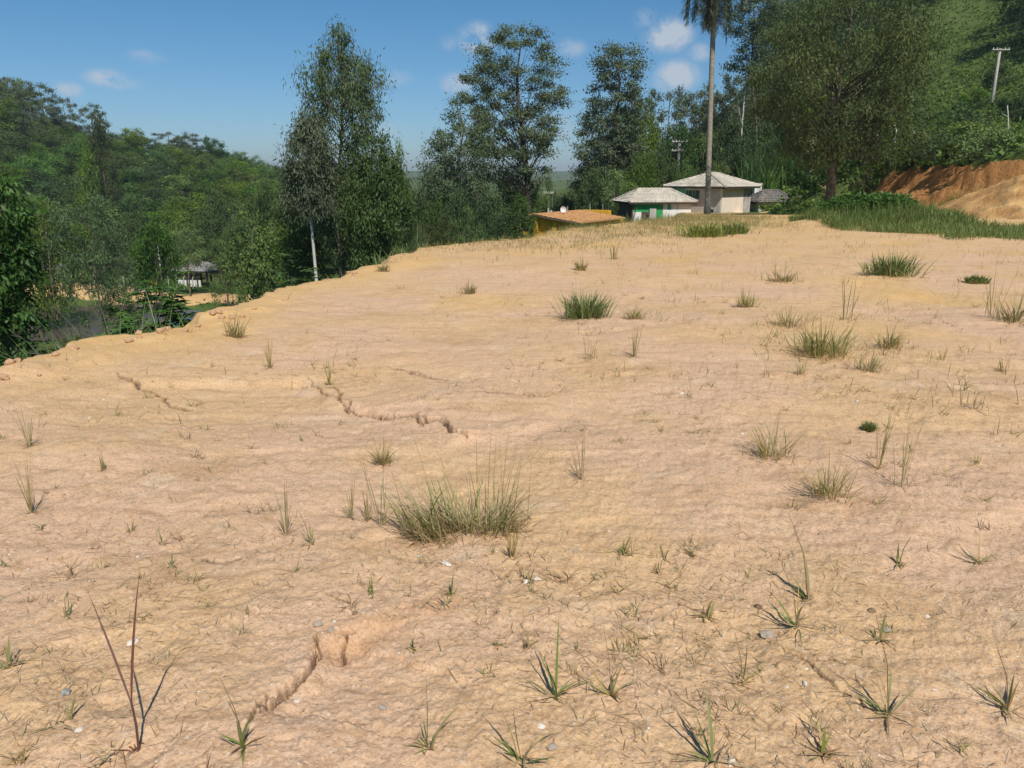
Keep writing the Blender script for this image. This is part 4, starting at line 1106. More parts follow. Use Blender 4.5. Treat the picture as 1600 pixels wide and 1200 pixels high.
# palm
pp = at(1105, 336, 60); ph_ = 15.0
palm = thing('palm_tree', 'very tall palm with a bare slim trunk and drooping fronds in front of the houses', 'palm', (pp[0], 60, Hs(pp[0], 60)))
hp = at(1117, -22, 60)[2] - Hs(pp[0], 60); dx_ = (at(1117, -22, 60)[0] - pp[0])
mb = MB(); n = 70
mb.tube([(dx_ * (i / n), .1 * math.sin(i / n * 3), hp * i / n - (.3 if i == 0 else 0)) for i in range(n + 1)], [(.27 if i < 3 else .21 - .04 * i / n) * (1 + .035 * (i % 2)) for i in range(n + 1)], 12)
mb.build('trunk', M['bark_palm'], palm, smooth=True)
M['frond'] = leaf_mat('palm leaflets', (.05, .075, .03), (.16, .19, .08), .2, .45, .4, .02, .1)
M['frond_dry'] = leaf_mat('dry palm leaflets', (.12, .085, .055), (.28, .21, .13), .2, .6, .2, .02, .1)
topv = Vector((dx_, .1 * math.sin(3), hp))
for k in range(30):
    r = np.random.default_rng(500 + k)
    dry = k % 5 == 4
    az = k * 2.399; up = [1.15, .75, .3, -.2, -.3][k % 5] if not dry else -1.0
    L_ = r.uniform(3.2, 4.2) * (.75 if dry else 1)
    pts = []; p = np.array(topv) + [0, 0, (.5 - .15 * (k % 5))]; ang = up
    ns = 12
    for s in range(ns + 1):
        pts.append(p.copy()); ang -= (.30 if not dry else .17) * (1.0 if s > 1 else .4)
        ang = max(ang, -1.5)
        p = p + L_ / ns * np.array([math.cos(az) * math.cos(ang), math.sin(az) * math.cos(ang), math.sin(ang)])
    mbr = MB(); mbr.tube([tuple(q) for q in pts], [.045 * (1 - .85 * s / ns) for s in range(ns + 1)], 4)
    fr = mbr.build('frond', M['bark_palm'] if dry else M['bark'], palm)
    P_ = np.array(pts); N_ = 170
    tt = r.uniform(.12, 1, N_) * ns; i0 = np.minimum(tt.astype(int), ns - 1); fr_ = (tt - i0)[:, None]
    bp = P_[i0] * (1 - fr_) + P_[i0 + 1] * fr_
    side = np.where(r.random(N_) < .5, 1, -1) * (math.pi / 2)
    V, F, T = blades(bp, az + side * r.uniform(.5, 1, N_), r.uniform(1.2, 1.9, N_), r.uniform(.9, 1.5, N_), r.uniform(.5, .85, N_), .05, 4, False, None, r)
    link('leaflets', np_mesh('palm leaflets', V, F, [M['frond_dry'] if dry else M['frond']], tone=T), fr, kind='stuff')

# ------------------------------------------------------------------ single trees of the middle distance
VAL = 'trees standing in the valley left of centre'
for a_ in [
    ('feather', 128, 262, 58, 72, 'tall feathery pale-green tree rising over the pond, between the leafy tree and the valley'),
    ('round', 232, 330, 70, 42, 'round tree just right of the tall feathery tree'),
    ('tall', 385, 316, 56, 46, 'upright green tree with bushy crown right of the pavilion'),
    ('tall', 415, 350, 60, 36, 'small upright tree squeezed against the eucalyptus group'),
    ('feather', 345, 352, 80, 40, 'dusky feathery tree directly above the pavilion roof'),
    ('dome', 285, 350, 92, 36, 'domed tree behind and left of the pavilion'),
    ('round', 60, 318, 74, 48, 'dark round tree behind the left edge tree'),
    ('feather', 170, 345, 66, 38, 'loose grey-green tree low between the feathery tree and the pond'),
    ('dark', 330, 300, 96, 36, 'dark tree high behind the pavilion'),
    ('round', 415, 285, 96, 36, 'round tree left of the eucalyptus group'),
    ('dark', 300, 385, 112, 24, 'small dark tree directly behind the pavilion')]:
    T_(a_[0], a_[1], a_[2], a_[3], a_[4], a_[5], group=VAL)
MID = 'trees packed between the eucalyptus and the yellow building'
for a_ in [
    ('tall', 622, 218, 78, 24, 'small pointed tree peeping over the yellow-green tree'),
    ('dark', 668, 268, 88, 36, 'dark round tree under the pointed gum, left part'),
    ('dark', 705, 272, 84, 40, 'dark round tree under the pointed gum, right part'),
    ('dark', 752, 262, 82, 40, 'dark tree at the left foot of the flat-topped gum'),
    ('dark', 800, 268, 80, 34, 'dark tree around the base of the flat-topped gum'),
    ('round', 842, 288, 84, 26, 'round tree right of the flat-topped gum trunk'),
    ('dark', 680, 318, 68, 38, 'dark low tree left of the two pale feathery domes'),
    ('dark', 640, 300, 72, 34, 'dark tree low behind the yellow-green tree'),
    ('dark', 715, 300, 66, 40, 'dark tree directly behind the left feathery dome'),
    ('round', 700, 335, 56, 30, 'dull green tree at the right shoulder of the left feathery dome'),
    ('dark', 785, 320, 58, 30, 'dark low tree just left of the glossy shrub tree'),
    ('round', 868, 300, 150, 26, 'pale round tree closing the gap right of the flat-topped gum'),
    ('dome', 850, 312, 105, 22, 'low domed tree below the gap in the trees'),
    ('dark', 770, 300, 64, 34, 'dark tree behind the right pale feathery dome'),
    ('round', 812, 305, 58, 28, 'glossy green tree beside the left end of the yellow building'),
    ('dome', 655, 335, 52, 34, 'pale grey-green domed tree, left of the two feathery domes'),
    ('round', 905, 285, 120, 30, 'low round tree behind the yellow building, in the gap of sky'),
    ('round', 880, 302, 100, 26, 'low tree behind the satellite dish'),
    ('tall', 858, 268, 210, 9, 'tiny distant tree standing on the horizon in the gap of sky'),
    ('round', 930, 300, 95, 34, 'dark green tree behind the right end of the yellow building')]:
    T_(a_[0], a_[1], a_[2], a_[3], a_[4], a_[5], group=MID)
for (u, v, Y, hw, lb) in [(728, 314, 47, 44, 'broad pale feathery dome-shaped tree behind the grassy rim'), (655, 335, 44, 22, 'small pale feathery tree against the yellow-green tree')]:
    T_('feather', u, v, Y, hw, lb, group='pale feathery trees by the rim')
BEH = 'trees massed behind the houses'
for i, (k, u, v, Y, hw) in enumerate([
    ('pad', 1000, 140, 112, 40), ('pad', 1045, 130, 116, 42), ('dark', 975, 160, 104, 40), ('round', 1010, 185, 100, 38), ('pad', 1085, 140, 118, 36),
    ('dark', 1060, 200, 98, 36), ('round', 965, 215, 94, 34), ('dark', 930, 230, 92, 32), ('pad', 1130, 128, 118, 44), ('pad', 1165, 105, 110, 44), ('round', 1100, 205, 100, 40),
    ('dark', 1150, 190, 94, 40), ('pad', 1110, 135, 122, 30), ('round', 1000, 245, 88, 28), ('round', 960, 265, 86, 28), ('round', 1040, 240, 93, 26), ('dark', 1180, 180, 100, 40),
    ('dark', 925, 265, 88, 26), ('dark', 1205, 215, 94, 36), ('round', 1120, 250, 92, 26), ('round', 1075, 250, 95, 22), ('round', 985, 285, 84, 24), ('tall', 1015, 235, 90, 16),
    ('dark', 1240, 190, 96, 40), ('dark', 1290, 150, 104, 46), ('dark', 1210, 120, 120, 50), ('round', 1230, 250, 96, 26), ('dark', 1270, 250, 88, 24), ('round', 1150, 245, 95, 24), ('dark', 1095, 275, 92, 18)]):
    T_(k, u, v, Y, hw, ('%s forest tree %s, %s' % ({'pad': 'flat-clumped', 'dark': 'dark dense', 'round': 'round green', 'tall': 'narrow'}[k] + (' wide' if hw >= 40 else ' slim' if hw < 26 else ''), 'behind the yellow building' if u < 950 else 'above the low green and white house' if u < 1060 else 'behind the palm trunk' if u < 1140 else 'right of the palm' if u < 1200 else 'between the annex and the weeping tree',
    'reaching the skyline' if v < 150 else 'in the upper row' if v < 200 else 'in the middle row' if v < 240 else 'in the lowest row')), group=BEH)

# far forest, tree by tree
WORD = {'round': 'round-crowned', 'dome': 'dome-crowned', 'tall': 'narrow upright', 'dark': 'dark dense', 'pad': 'flat-clumped', 'feather': 'feathery grey-green'}
def zone(x, y, z):
    u = 800 + FPX * x / (y * 1.0); e = (z - EYE) / y
    if u < 700:
        h = 'at the left picture edge' if u < 60 else 'above the pond' if u < 200 else 'above the pavilion' if u < 330 else 'left of the eucalyptus' if u < 450 else 'behind the eucalyptus'
    elif u < 1170: h = 'left of the palm'
    else: h = 'behind the weeping tree' if u < 1370 else 'beside the open green slope' if u < 1520 else 'at the right picture edge'
    v = ('near the hill foot', 'low on the slope', 'halfway up the slope', 'high on the slope', 'by the ridge')[int(min(4, max(0, (e + .09) / (.035 if u < 700 else .05))))]
    return v + ' ' + h
def forest(label, group, xs, ys, sp, test, kinds, hr, hwr, seed, limit=300, cat='tree'):
    r = np.random.default_rng(seed); n = 0; row = 0
    cand = []
    y = ys[0]
    while y < ys[1]:
        x = xs[0] + (row % 2) * sp / 2
        while x < xs[1]:
            px_ = x + r.uniform(-.35, .35) * sp; py_ = y + r.uniform(-.35, .35) * sp
            d1 = py_ * math.cos(PITCH)
            u = 800 + FPX * px_ / (py_ * .99)
            if -110 < u < 1710 and test(px_, py_, u): cand.append((px_, py_, u))
            x += sp
        y += sp * .87; row += 1
    if len(cand) > limit: cand = sorted(cand, key=lambda c: c[1])[:limit]
    for (px_, py_, u) in cand:
        k = kinds[r.integers(len(kinds))]; ms = KIND[k][r.integers(len(KIND[k]))]
        h = r.uniform(*hr) * (1.15 if k in ('pad', 'tall') else 1); w_ = r.uniform(*hwr) / 4.3
        gz = Hs(px_, py_) - .4
        put_tree({'round': 'round_tree', 'dome': 'domed_tree', 'tall': 'tall_tree', 'dark': 'dark_tree', 'pad': 'gum_tree', 'feather': 'feathery_tree'}[k],
                 ms, (px_, py_, gz), r.uniform(0, 6.28), (w_, w_, h / 10), label % (WORD[k], zone(px_, py_, gz)), cat, group)
        n += 1
    print('forest', label, n)
forest('%s tree %s, left hill', 'forest trees covering the left hill', (-230, 8), (118, 262), 8.4,
       lambda x, y, u: u < 660 and y > 116 + max(0, (250 - u) * -.0), ['round', 'round', 'dome', 'dome', 'round', 'dark', 'round', 'tall'], (6.3, 9.0), (4.3, 5.8), 1)
forest('tall %s skyline tree %s', 'skyline trees at the far left', (-175, -100), (205, 235), 7.5,
       lambda x, y, u: u < 85, ['pad', 'pad', 'dome'], (11, 14), (4.5, 6), 2)
T_('tall', 150, 172, 165, 24, 'tall dark pointed tree standing above the canopy of the left hill')
T_('tall', 128, 210, 160, 18, 'second dark pointed tree left of the tallest on the left hill')
for i, (u, v, Y, hw) in enumerate([(140, 162, 225, 26), (205, 198, 235, 28), (262, 205, 240, 34), (330, 212, 240, 28), (290, 206, 240, 24), (375, 235, 238, 20), (60, 128, 225, 30), (22, 122, 225, 34), (95, 150, 225, 24)]):
    T_('dome' if i % 2 else 'pad', u, v, Y, hw, 'rounded crown on the left skyline, %s' % ['first right of the two dark pointed trees', 'second right of the pointed trees', 'above the shed and pond', 'rightmost but one', 'in the middle of the ridge', 'rightmost before the eucalyptus', 'right of the left edge tree', 'at the left picture edge', 'left of the dark pointed trees'][i], group='crowns on the left skyline')
forest('%s tree %s, right hill', 'forest trees on the right hill', (28, 150), (92, 215), 7.8,
       lambda x, y, u: u > 1170 and not (1365 < u < 1545 and y < 158) and not (y < 108 and u > 1480), ['round', 'dark', 'dark', 'pad', 'dome'], (8, 12), (4.0, 5.4), 3)
forest('distant %s tree %s', 'distant trees in the centre', (-60, 60), (135, 240), 15, lambda x, y, u: 560 < u < 1000 and not (835 < u < 895), ['round', 'dome', 'dark'], (5.5, 8), (4.2, 5.6), 4)
# shrubs on the slopes
def shrub_label(label, k, s, sr, x, y):
    u = 800 + FPX * x / y
    big = 'large' if s > (sr[0] * .4 + sr[1] * .6) else 'small'
    col_ = {'shrub': 'green', 'shrub_grey': 'grey-green', 'shrub_bright': 'bright green'}[k]
    marks = [(0, 'by the left picture edge'), (130, 'by the cane grass'), (240, 'by the glossy shrub'), (330, 'below the pavilion'), (490, 'by the white trunk'), (590, 'below the yellow-green tree'), (730, 'by the feathery dome'),
             (880, 'behind the dish'), (1015, 'behind the low house'), (1160, 'behind the annex'), (1287, 'by the thick trunk'), (1395, 'by the fence posts'), (1470, 'under the lime bushes'), (1555, 'under the hillside pole'), (1640, 'at the right edge')]
    m = min(marks, key=lambda q: abs(q[0] - u))[1]
    return '%s %s %s %s' % (big, col_, label, m)
def shrubs(label, group, pts_, kinds, sr, seed, name='shrub'):
    r = np.random.default_rng(seed)
    for (x, y) in pts_:
        u = 800 + FPX * x / y; zt_ = Hs(x, y) + 1.6 * sr[1]
        if u > 1380 and y < 80 and (zt_ - EYE) / y > (.066 if 1510 < u < 1595 else .095): continue
        k = kinds[r.integers(len(kinds))]; ms = KIND[k][r.integers(len(KIND[k]))]; s = r.uniform(*sr) * min(1, .35 + y / 75 if name == 'bank_bush' else 1)
        put_tree('shrub', ms, (x, y, Hs(x, y) - .1 * s), r.uniform(0, 6.28), (s * r.uniform(.9, 1.3), s * r.uniform(.9, 1.3), s), shrub_label(label, k, s, sr, x, y), 'shrub', group, 'stem', 'foliage')
r = np.random.default_rng(5)
pts_ = []
for _ in range(900):
    y = r.uniform(30, 66); x = r.uniform(24.2, 50)
    u = 800 + FPX * x / y
    if 1230 < u < 1680 and bank(np.array([x]), np.array([y]))[1][0] > 2.5 and all((x - a) ** 2 + (y - b) ** 2 > 1.5 ** 2 for a, b in pts_): pts_.append((x, y))
print('bank shrubs', len(pts_))
shrubs('bush above the clay bank', 'bushes above the clay bank', pts_[:75], ['shrub', 'shrub', 'shrub_grey', 'shrub'], (.8, 1.4), 6, 'bank_bush')
for (u, v, Y, hw, k, lb) in [(1467, 184, 66, 20, 'lime', 'bright lime-green bush tallest of three on the slope above the clay bank'), (1500, 192, 67, 22, 'lime', 'bright green bush right of the lime-green one on the slope'),
                             (1488, 215, 63, 20, 'lime', 'leafy bright bush below the two lime-green ones'), (1392, 198, 70, 18, 'lime', 'pale green umbrella-shaped small tree on the slope above the fence posts'),
                             (1545, 205, 62, 22, 'shrub', 'olive bush under the tall hillside pole')]:
    T_(k, u, v, Y, hw, lb, group='bright bushes on the slope')
pts_ = []
for _ in range(2500):
    y = r.uniform(84, 112) if r.random() < .45 else r.uniform(66, 90); x = r.uniform(20, 66)
    u = 800 + FPX * x / y
    if 1150 < u < 1690 and (y > 92 or u > 1262) and not (u < 1262 and y < 92) and not (1390 < u < 1580 and y > 72 and r.random() > .04) and all((x - a) ** 2 + (y - b) ** 2 > 2.3 ** 2 for a, b in pts_): pts_.append((x, y))
print('slope shrubs', len(pts_))
shrubs('bush behind the weeping tree', 'bushes behind the weeping tree', pts_[:110], ['shrub', 'shrub', 'shrub_grey', 'shrub'], (1.1, 2.2), 7)
pts_ = []
for _ in range(3000):
    y = r.uniform(3, 40); x = r.uniform(-26, 4)
    sdv, _t = poly_dist(np.array([x]), np.array([y]), EDGE, True)
    u = 800 + FPX * x / y
    if sdv[0] < -1.7 and sdv[0] > -15 and -150 < u < 860 and Hs(x, y) < -1.0 - .0 * y and all((x - a) ** 2 + (y - b) ** 2 > (1.1 + y * .02) ** 2 for a, b in pts_): pts_.append((x, y))
print('drop shrubs', len(pts_))
shrubs('weedy bush below the clay edge', 'weeds below the clay edge', pts_[:70], ['shrub', 'shrub', 'shrub_grey', 'shrub_bright'], (.55, .95), 8)
pts_ = []
for _ in range(2500):
    y = r.uniform(38, 68); x = r.uniform(-42, 3)
    u = 800 + FPX * x / y
    if -60 < u < 860 and Hs(x, y) > -12.7 and all((x - a) ** 2 + (y - b) ** 2 > 2.4 ** 2 for a, b in pts_): pts_.append((x, y))
print('valley shrubs', len(pts_))
shrubs('bush on the valley floor', 'bushes on the valley floor', pts_[:45], ['shrub', 'shrub', 'shrub_grey'], (.9, 1.8), 9)
pts_ = []
for _ in range(900):
    y = r.uniform(62, 92); x = r.uniform(-4, 20)
    u = 800 + FPX * x / y
    if 780 < u < 1100 and not (925 < u and y < 88) and all((x - a) ** 2 + (y - b) ** 2 > 2.2 ** 2 for a, b in pts_): pts_.append((x, y))
shrubs('bush before the forest', 'bushes behind the yellow building', pts_[:25], ['shrub', 'shrub_grey'], (1.0, 1.9), 10)
# two big-leaved castor-like shrubs at the edge
def bigleaf(u, vb, vt, Y, hw, label, seed):
    p = at(u, vb, Y); z0 = Hs(p[0], Y); ztop = at(u, vt, Y)[2]; h = max(1.0, ztop - z0); w_ = hw / FPX * Y
    r = np.random.default_rng(seed)
    o = thing('broad_leaved_shrub', label, 'shrub', (p[0], Y, z0))
    mb = MB(); tips = []
    for k in range(14):
        a = r.uniform(0, 6.28); q = w_ * r.uniform(.1, .9); hh_ = h * r.uniform(.35, .95)
        e = (q * math.cos(a), q * math.sin(a), hh_); tips.append(e)
        mb.tube([(0, 0, -.2), (e[0] * .4, e[1] * .4, hh_ * .5), e], [.05, .035, .015], 5)
    mb.build('stem', M['bark'], o)
    # palmate leaves: rays of leaflets
    parts = []
    cs = []
    for e in tips:
        for _ in range(16):
            cs.append(np.array(e) + r.normal(size=3) * (w_ * .34, w_ * .34, h * .07))
    cs = np.array(cs); nl = 7
    az0 = r.uniform(0, 6.28, len(cs))
    base = np.repeat(cs, nl, 0); az = np.repeat(az0, nl) + np.tile(np.arange(nl) * 2 * math.pi / nl, len(cs))
    V, F, T = blades(base, az, np.full(len(az), 1.25) + r.normal(size=len(az)) * .15, .7, .20 * r.uniform(.8, 1.2, len(az)), .085, 3, True, np.repeat(r.random(len(cs)), nl), r, .1)
    link('foliage', np_mesh('palmate leaves', V, F, [M['leaf_bright']], tone=T), o)
bigleaf(240, 520, 458, 15, 45, 'glossy big-leaved shrub just beyond the clay lip, left of the tall grass bank', 31)
bigleaf(455, 440, 412, 22, 40, 'big-leaved bright shrub at the foot of the white eucalyptus trunk', 32)
bigleaf(205, 520, 478, 16.5, 28, 'smaller big-leaved shrub behind the glossy one at the clay lip', 33)
bigleaf(812, 345, 300, 42, 26, 'dark glossy shrub tree at the left end of the yellow building', 34)

# bare twiggy shrub over the pond
bs = at(122, 545, 14.0)
o = thing('bare_shrub', 'leafless grey shrub with thin forking branches in front of the pond', 'shrub', (bs[0], 14.0, Hs(bs[0], 14.0)))
mb = MB(); r = np.random.default_rng(77); zt_ = at(122, 452, 14)[2] - Hs(bs[0], 14.0)
def grow(p, d, L_, rad, lev):
    k = [p]
    for s in range(4):
        d = (d + Vector(r.normal(size=3)) * .10).normalized(); k.append(k[-1] + d * L_ / 4)
    mb.tube(k, [rad * (1 - .15 * s) for s in range(5)], 4, cap=False)
    if lev > 0:
        for _ in range(3):
            j = r.integers(1, 5)
            nd = (d + Vector(r.normal(size=3)) * .42); nd.z = abs(nd.z) * .8 + .2
            grow(k[j], nd.normalized(), L_ * r.uniform(.45, .7), rad * .6, lev - 1)
for k in range(5):
    a = r.uniform(0, 6.28); grow(Vector((.1 * math.cos(a), .1 * math.sin(a), -.1)), Vector((.32 * math.cos(a), .32 * math.sin(a), 1)).normalized(), zt_ * .55, .013, 3)
mb.build('branches', plain_mat('pale twig bark', (.30, .27, .22)), o)
M['slope_green'] = leaf_mat('slope weeds', (.07, .125, .025), (.20, .28, .07), .25, .75, .12, .02, .2)
# low undergrowth over all the planted ground
def cover(label, xs, ys, n, test, size, rad, mats, seed, hs=.25, name='undergrowth'):
    r = np.random.default_rng(seed)
    x = r.uniform(*xs, n); y = r.uniform(*ys, n)
    m = test(x, y, 800 + FPX * x / y); x = x[m]; y = y[m]
    z = H(x, y, False)
    C = np.stack([x, y, z + hs * r.random(len(x))], -1)
    V, F, T = leaves(C, rad, .7, 13, size * 1.35, .2, r, .6, .5, .5, np.clip(.5 + .5 * noise(x / 4, y / 4, seed) + .15 * r.normal(size=len(x)), 0, 1))
    tag(link(name, np_mesh(name, V, F, [mats], tone=T)), label, 'ground cover', None, 'stuff')
def sdt(x, y): return poly_dist(x, y, EDGE, True)[0]
cover('low tangle of weeds covering the drop and valley floor at the left', (-32, 4), (3, 45), 7500, lambda x, y, u: (sdt(x, y) < -1.1) & (u > -120) & (u < 900) & (sdt(x, y) > -16), .13, .32, M['leaf_forest'], 21)
cover('green weeds and low plants on the far valley floor', (-75, 20), (45, 118), 5200, lambda x, y, u: (u > -80) & (u < 950) & (sdt(x, y) < -3) & (H(x, y, False) > -12.7) & (poly_dist(x, y, np.array([(-62, 92), (-52, 93), (-40, 92), (-30, 88), (-22, 80), (-15, 70), (-10, 66)]))[0] > 3.2) & (np.hypot((x + 55) / 9, (y - 97) / 5) > 1), .28, .6, M['leaf_forest'], 22, .4)
cover('grass and low weeds covering the green hillside at the right', (19, 90), (40, 165), 11000, lambda x, y, u: (u > 1180) & (u < 1690) & ((y > 66) | (bank(x, y)[1] > 2.7) | ((y > 57) & (x > 19.7))), .30, .6, M['slope_green'], 23, .3)
# ------------------------------------------------------------------ grass: masses nobody could count
def field(name, label, n, region, h, w, mat, seed, dens=None, lean=(.1, .5), bend=(.2, .9), segs=3, tone=None, cat='grass', z_off=0.0):
    r = np.random.default_rng(seed)
    x, y = region(r, n)
    if dens is not None:
        m = r.random(len(x)) < dens(x, y); x = x[m]; y = y[m]
    z = H(x, y, True) + z_off
    k = len(x)
    hh = (h(x, y) if callable(h) else h) * r.uniform(.45, 1.25, k)
    tn = None if tone is None else np.clip(tone(x, y) + r.normal(size=k) * .15, 0, 1)
    V, F, T = blades(np.stack([x, y, z - .01], -1), r.uniform(0, 6.28, k), r.uniform(*lean, k), r.uniform(*bend, k), hh, w, segs, False, tn, r)
    o = link(name, np_mesh(name, V, F, [mat], tone=T)); tag(o, label, cat, None, 'stuff')
    print(name, k)
def tufted(r, n, xs, ys, per=14, spread=.16):
    c = n // per; x = np.repeat(r.uniform(*xs, c), per) + r.normal(size=c * per) * spread; y = np.repeat(r.uniform(*ys, c), per) + r.normal(size=c * per) * spread
    return x, y
def gb(x, y, cx, cy, rx, ry): return np.exp(-((x - cx) / rx) ** 2 - ((y - cy) / ry) ** 2)
# thick grass of the heap on the right, and its skirt
def heap_d(x, y):
    u = 800 + FPX * x / (y * 1.02)
    d = gb(x, y, 12.4, 26.2, 2.9, 2.3) * 1.8 + gb(x, y, 10.2, 25.2, 1.6, 1.2) * .9 + gb(x, y, 15.2, 24.8, 3.0, 1.5) * 1.3 + gb(x, y, 18.5, 26.0, 2.6, 1.2) + gb(x, y, 16.6, 23.2, 3.2, .8) * .9 + gb(x, y, 10.5, 23.3, 2.2, .4) * .3
    fr_ = np.interp(u, [1215, 1300, 1400, 1450, 1600, 1700], [28.0, 23.2, 21.7, 20.2, 19.4, 19.4]) + .5 * noise(x / .9, y / .9, 90)
    bk = np.interp(u, [1215, 1290, 1340, 1450, 1480, 1600, 1700], [31, 30, 29.5, 28.5, 25.5, 23.5, 23]) + .6 * noise(x / .9, y / .9, 89)
    return sstep(-.1, .9, y - fr_) * sstep(.1, -.9, y - bk) * (u > 1215) * np.clip(.75 + .6 * noise(x * .9, y * .9, 91), .1, 1)
field('tall_grass', 'thick green grass covering the earth heap and its skirt at the right', 90000, lambda r, n: (r.uniform(6.2, 19, n), r.uniform(19, 30, n)), lambda x, y: .24 + .24 * gb(x, y, 12.4, 26.2, 3, 2.5) + .1 * noise(x, y, 92), .016, M['grass_green'], 51, heap_d, (.05, .5), (.2, 1.2), 3)
r = np.random.default_rng(52)
C = []
while len(C) < 260:
    x, y = r.uniform(9.8, 14.2), r.uniform(25, 28.2)
    if gb(x, y, 12.2, 26.8, 1.4, 1.0) > .3: C.append((x, y, Hs(x, y) + r.uniform(.15, .42)))
V, F, T = leaves(np.array(C), .2, .7, 60, .10, .3, r, .6, .5, .5)
o = link('creeping_vine', np_mesh('creeping vine', V, F, [M['leaf_bright']], tone=T)); tag(o, 'dense bright creeper crowning the grassy heap', 'vine', None, 'stuff')
# pale thin grass on the crest
def crest_d(x, y):
    s = poly_dist(x, y, EDGE, True)[0]
    d = sstep(15, 20, y) * sstep(5.5, 1.0, s) * sstep(-.9, -.2, s) * .8 + gb(x, y, 4, 27, 5, 3.5) * .55 + gb(x, y, .6, 18.5, 1.6, 1.2) * .8 + gb(x, y, 6.8, 25.6, 2.2, .9) * .6
    return np.clip((d + .30 * noise(x / .8, y / .8, 93) - .06) * 1.1, 0, 1) * (x < 12)
field('thin_grass', 'thin straw-green grass scattered over the crest in front of the houses', 70000, lambda r, n: tufted(r, n, (-5, 12), (14, 36), 10, .16), lambda x, y: .14 + .10 * sstep(20, 30, y), .009, M['grass_mixed'], 53, crest_d, (.1, .7), (.1, .9), 2, lambda x, y: .45 + .35 * noise(x / 1.2, y / 1.2, 94))
def green_d(x, y): return np.clip(gb(x, y, 7.2, 27.0, 1.1, .7) * 1.6 + gb(x, y, 8.6, 28.0, .7, .5) * 1.3 + gb(x, y, 5.6, 29, 1.5, .8) * .5 + gb(x, y, 10.5, 20.5, 2.5, .35) * .35 + .3 * noise(x, y, 95) - .25, 0, 1)
field('green_grass_patch', 'low dark green grass patches on the crest below the houses', 9000, lambda r, n: (r.uniform(3, 13, n), r.uniform(19, 31, n)), .22, .012, M['grass_green'], 54, green_d, (.1, .6), (.2, 1.1), 3)
# rim grass beyond the clay edge
field('rim_grass', 'long green grass hanging on the far side of the clay rim', 42000, lambda r, n: (r.uniform(-5, 8, n), r.uniform(14, 36, n)), lambda x, y: .45 + .25 * noise(x / 1.5, y / 1.5, 96), .016, M['grass_green'], 55,
      lambda x, y: (lambda s: sstep(.15, -.5, s) * sstep(-4.5, -2.5, s) * np.clip(.5 + noise(x / 1.3, y / 1.3, 97), .1, 1))(sdt(x, y)) * (y > 16), (.05, .5), (.2, 1.0), 3)
field('slope_grass', 'green grass on the slope below the left edge', 30000, lambda r, n: (r.uniform(-16, -1, n), r.uniform(6, 22, n)), lambda x, y: .6 + .3 * noise(x / 1.2, y / 1.2, 102), .014, M['grass_green'], 56,
      lambda x, y: (lambda s: sstep(-.3, -.9, s) * sstep(-9, -5, s) * np.clip(.35 + noise(x / 1.6, y / 1.6, 98), 0, 1))(sdt(x, y)), (.05, .5), (.2, 1.0), 3)
# pale arching cane grass near the left edge
def cane(u, vb, vt, Y, spread, n, label, seed, name='cane_grass'):
    r = np.random.default_rng(seed)
    p = at(u, vb, Y); x = p[0] + r.normal(size=n) * spread; y = Y + r.normal(size=n) * spread; z = H(x, y, False)
    h = max(.6, at(u, vt, Y)[2] - z.mean())
    V, F, T = blades(np.stack([x, y, z], -1), r.uniform(0, 6.28, n), r.uniform(.03, .35, n), r.uniform(.3, 1.5, n), h * r.uniform(.6, 1.2, n), .022, 5, False, None, r)
    V2 = V - np.array([p[0], Y, 0])
    o = thing(name, label, 'grass', (p[0], Y, 0))
    link('blades', np_mesh(name, V2, F, [M['pampas']], tone=T), o, kind='stuff')
cane(118, 560, 492, 11.5, .22, 150, 'left clump of pale arching cane grass behind the clay lip', 61)
cane(165, 540, 482, 12.0, .25, 170, 'right clump of pale arching cane grass behind the clay lip', 62)
cane(145, 550, 505, 11.0, .2, 90, 'low clump of pale cane grass between the two taller clumps', 63)
for i, (u, vb, vt, Y) in enumerate([(1185, 290, 232, 90), (1205, 290, 222, 91), (1222, 290, 230, 90), (1240, 288, 240, 90), (1195, 292, 250, 88), (1175, 292, 246, 90), (1168, 292, 256, 88)]):
    r = np.random.default_rng(700 + i); n = 170
    p = at(u, vb, Y); g_ = Hs(p[0], Y); h = at(u, vt, Y)[2] - g_
    o = thing('bamboo_clump', ['light green cane clump behind the annex, second from the left', 'tallest light green cane clump behind the annex', 'cane clump right of the tallest one behind the annex', 'rightmost light green cane clump near the weeping tree', 'low front cane clump before the tallest', 'cane clump at the tank end of the row', 'leftmost cane clump behind the tank'][i], 'bamboo', (p[0], Y, g_), 0, 'tall cane clumps behind the annex')
    b = np.stack([r.normal(size=n) * .5, r.normal(size=n) * .5, np.zeros(n)], -1)
    V, F, T = blades(b, r.uniform(0, 6.28, n), r.uniform(.02, .2, n), r.uniform(.1, .9, n), h * r.uniform(.55, 1.1, n), .12, 5, False, None, r)
    link('canes', np_mesh('canes', V, F, [M['leaf_bright']], tone=T), o, kind='stuff')
# clay-bank grasses
field('bank_grass', 'grass strips growing on the orange clay bank', 26000, lambda r, n: (r.uniform(17, 27, n), r.uniform(27, 50, n)), .4, .018, M['grass_green'], 57,
      lambda x, y: np.clip(gb(x, y, 22.0, 36.5, 1.3, 3.6) * 1.2 + gb(x, y, 19.5, 35, 1.2, 1.6) + gb(x, y, 21.9, 43, .6, 3) * .35 + .4 * noise(x, y, 99) - .25, 0, 1), (.1, .6), (.3, 1.2), 3)
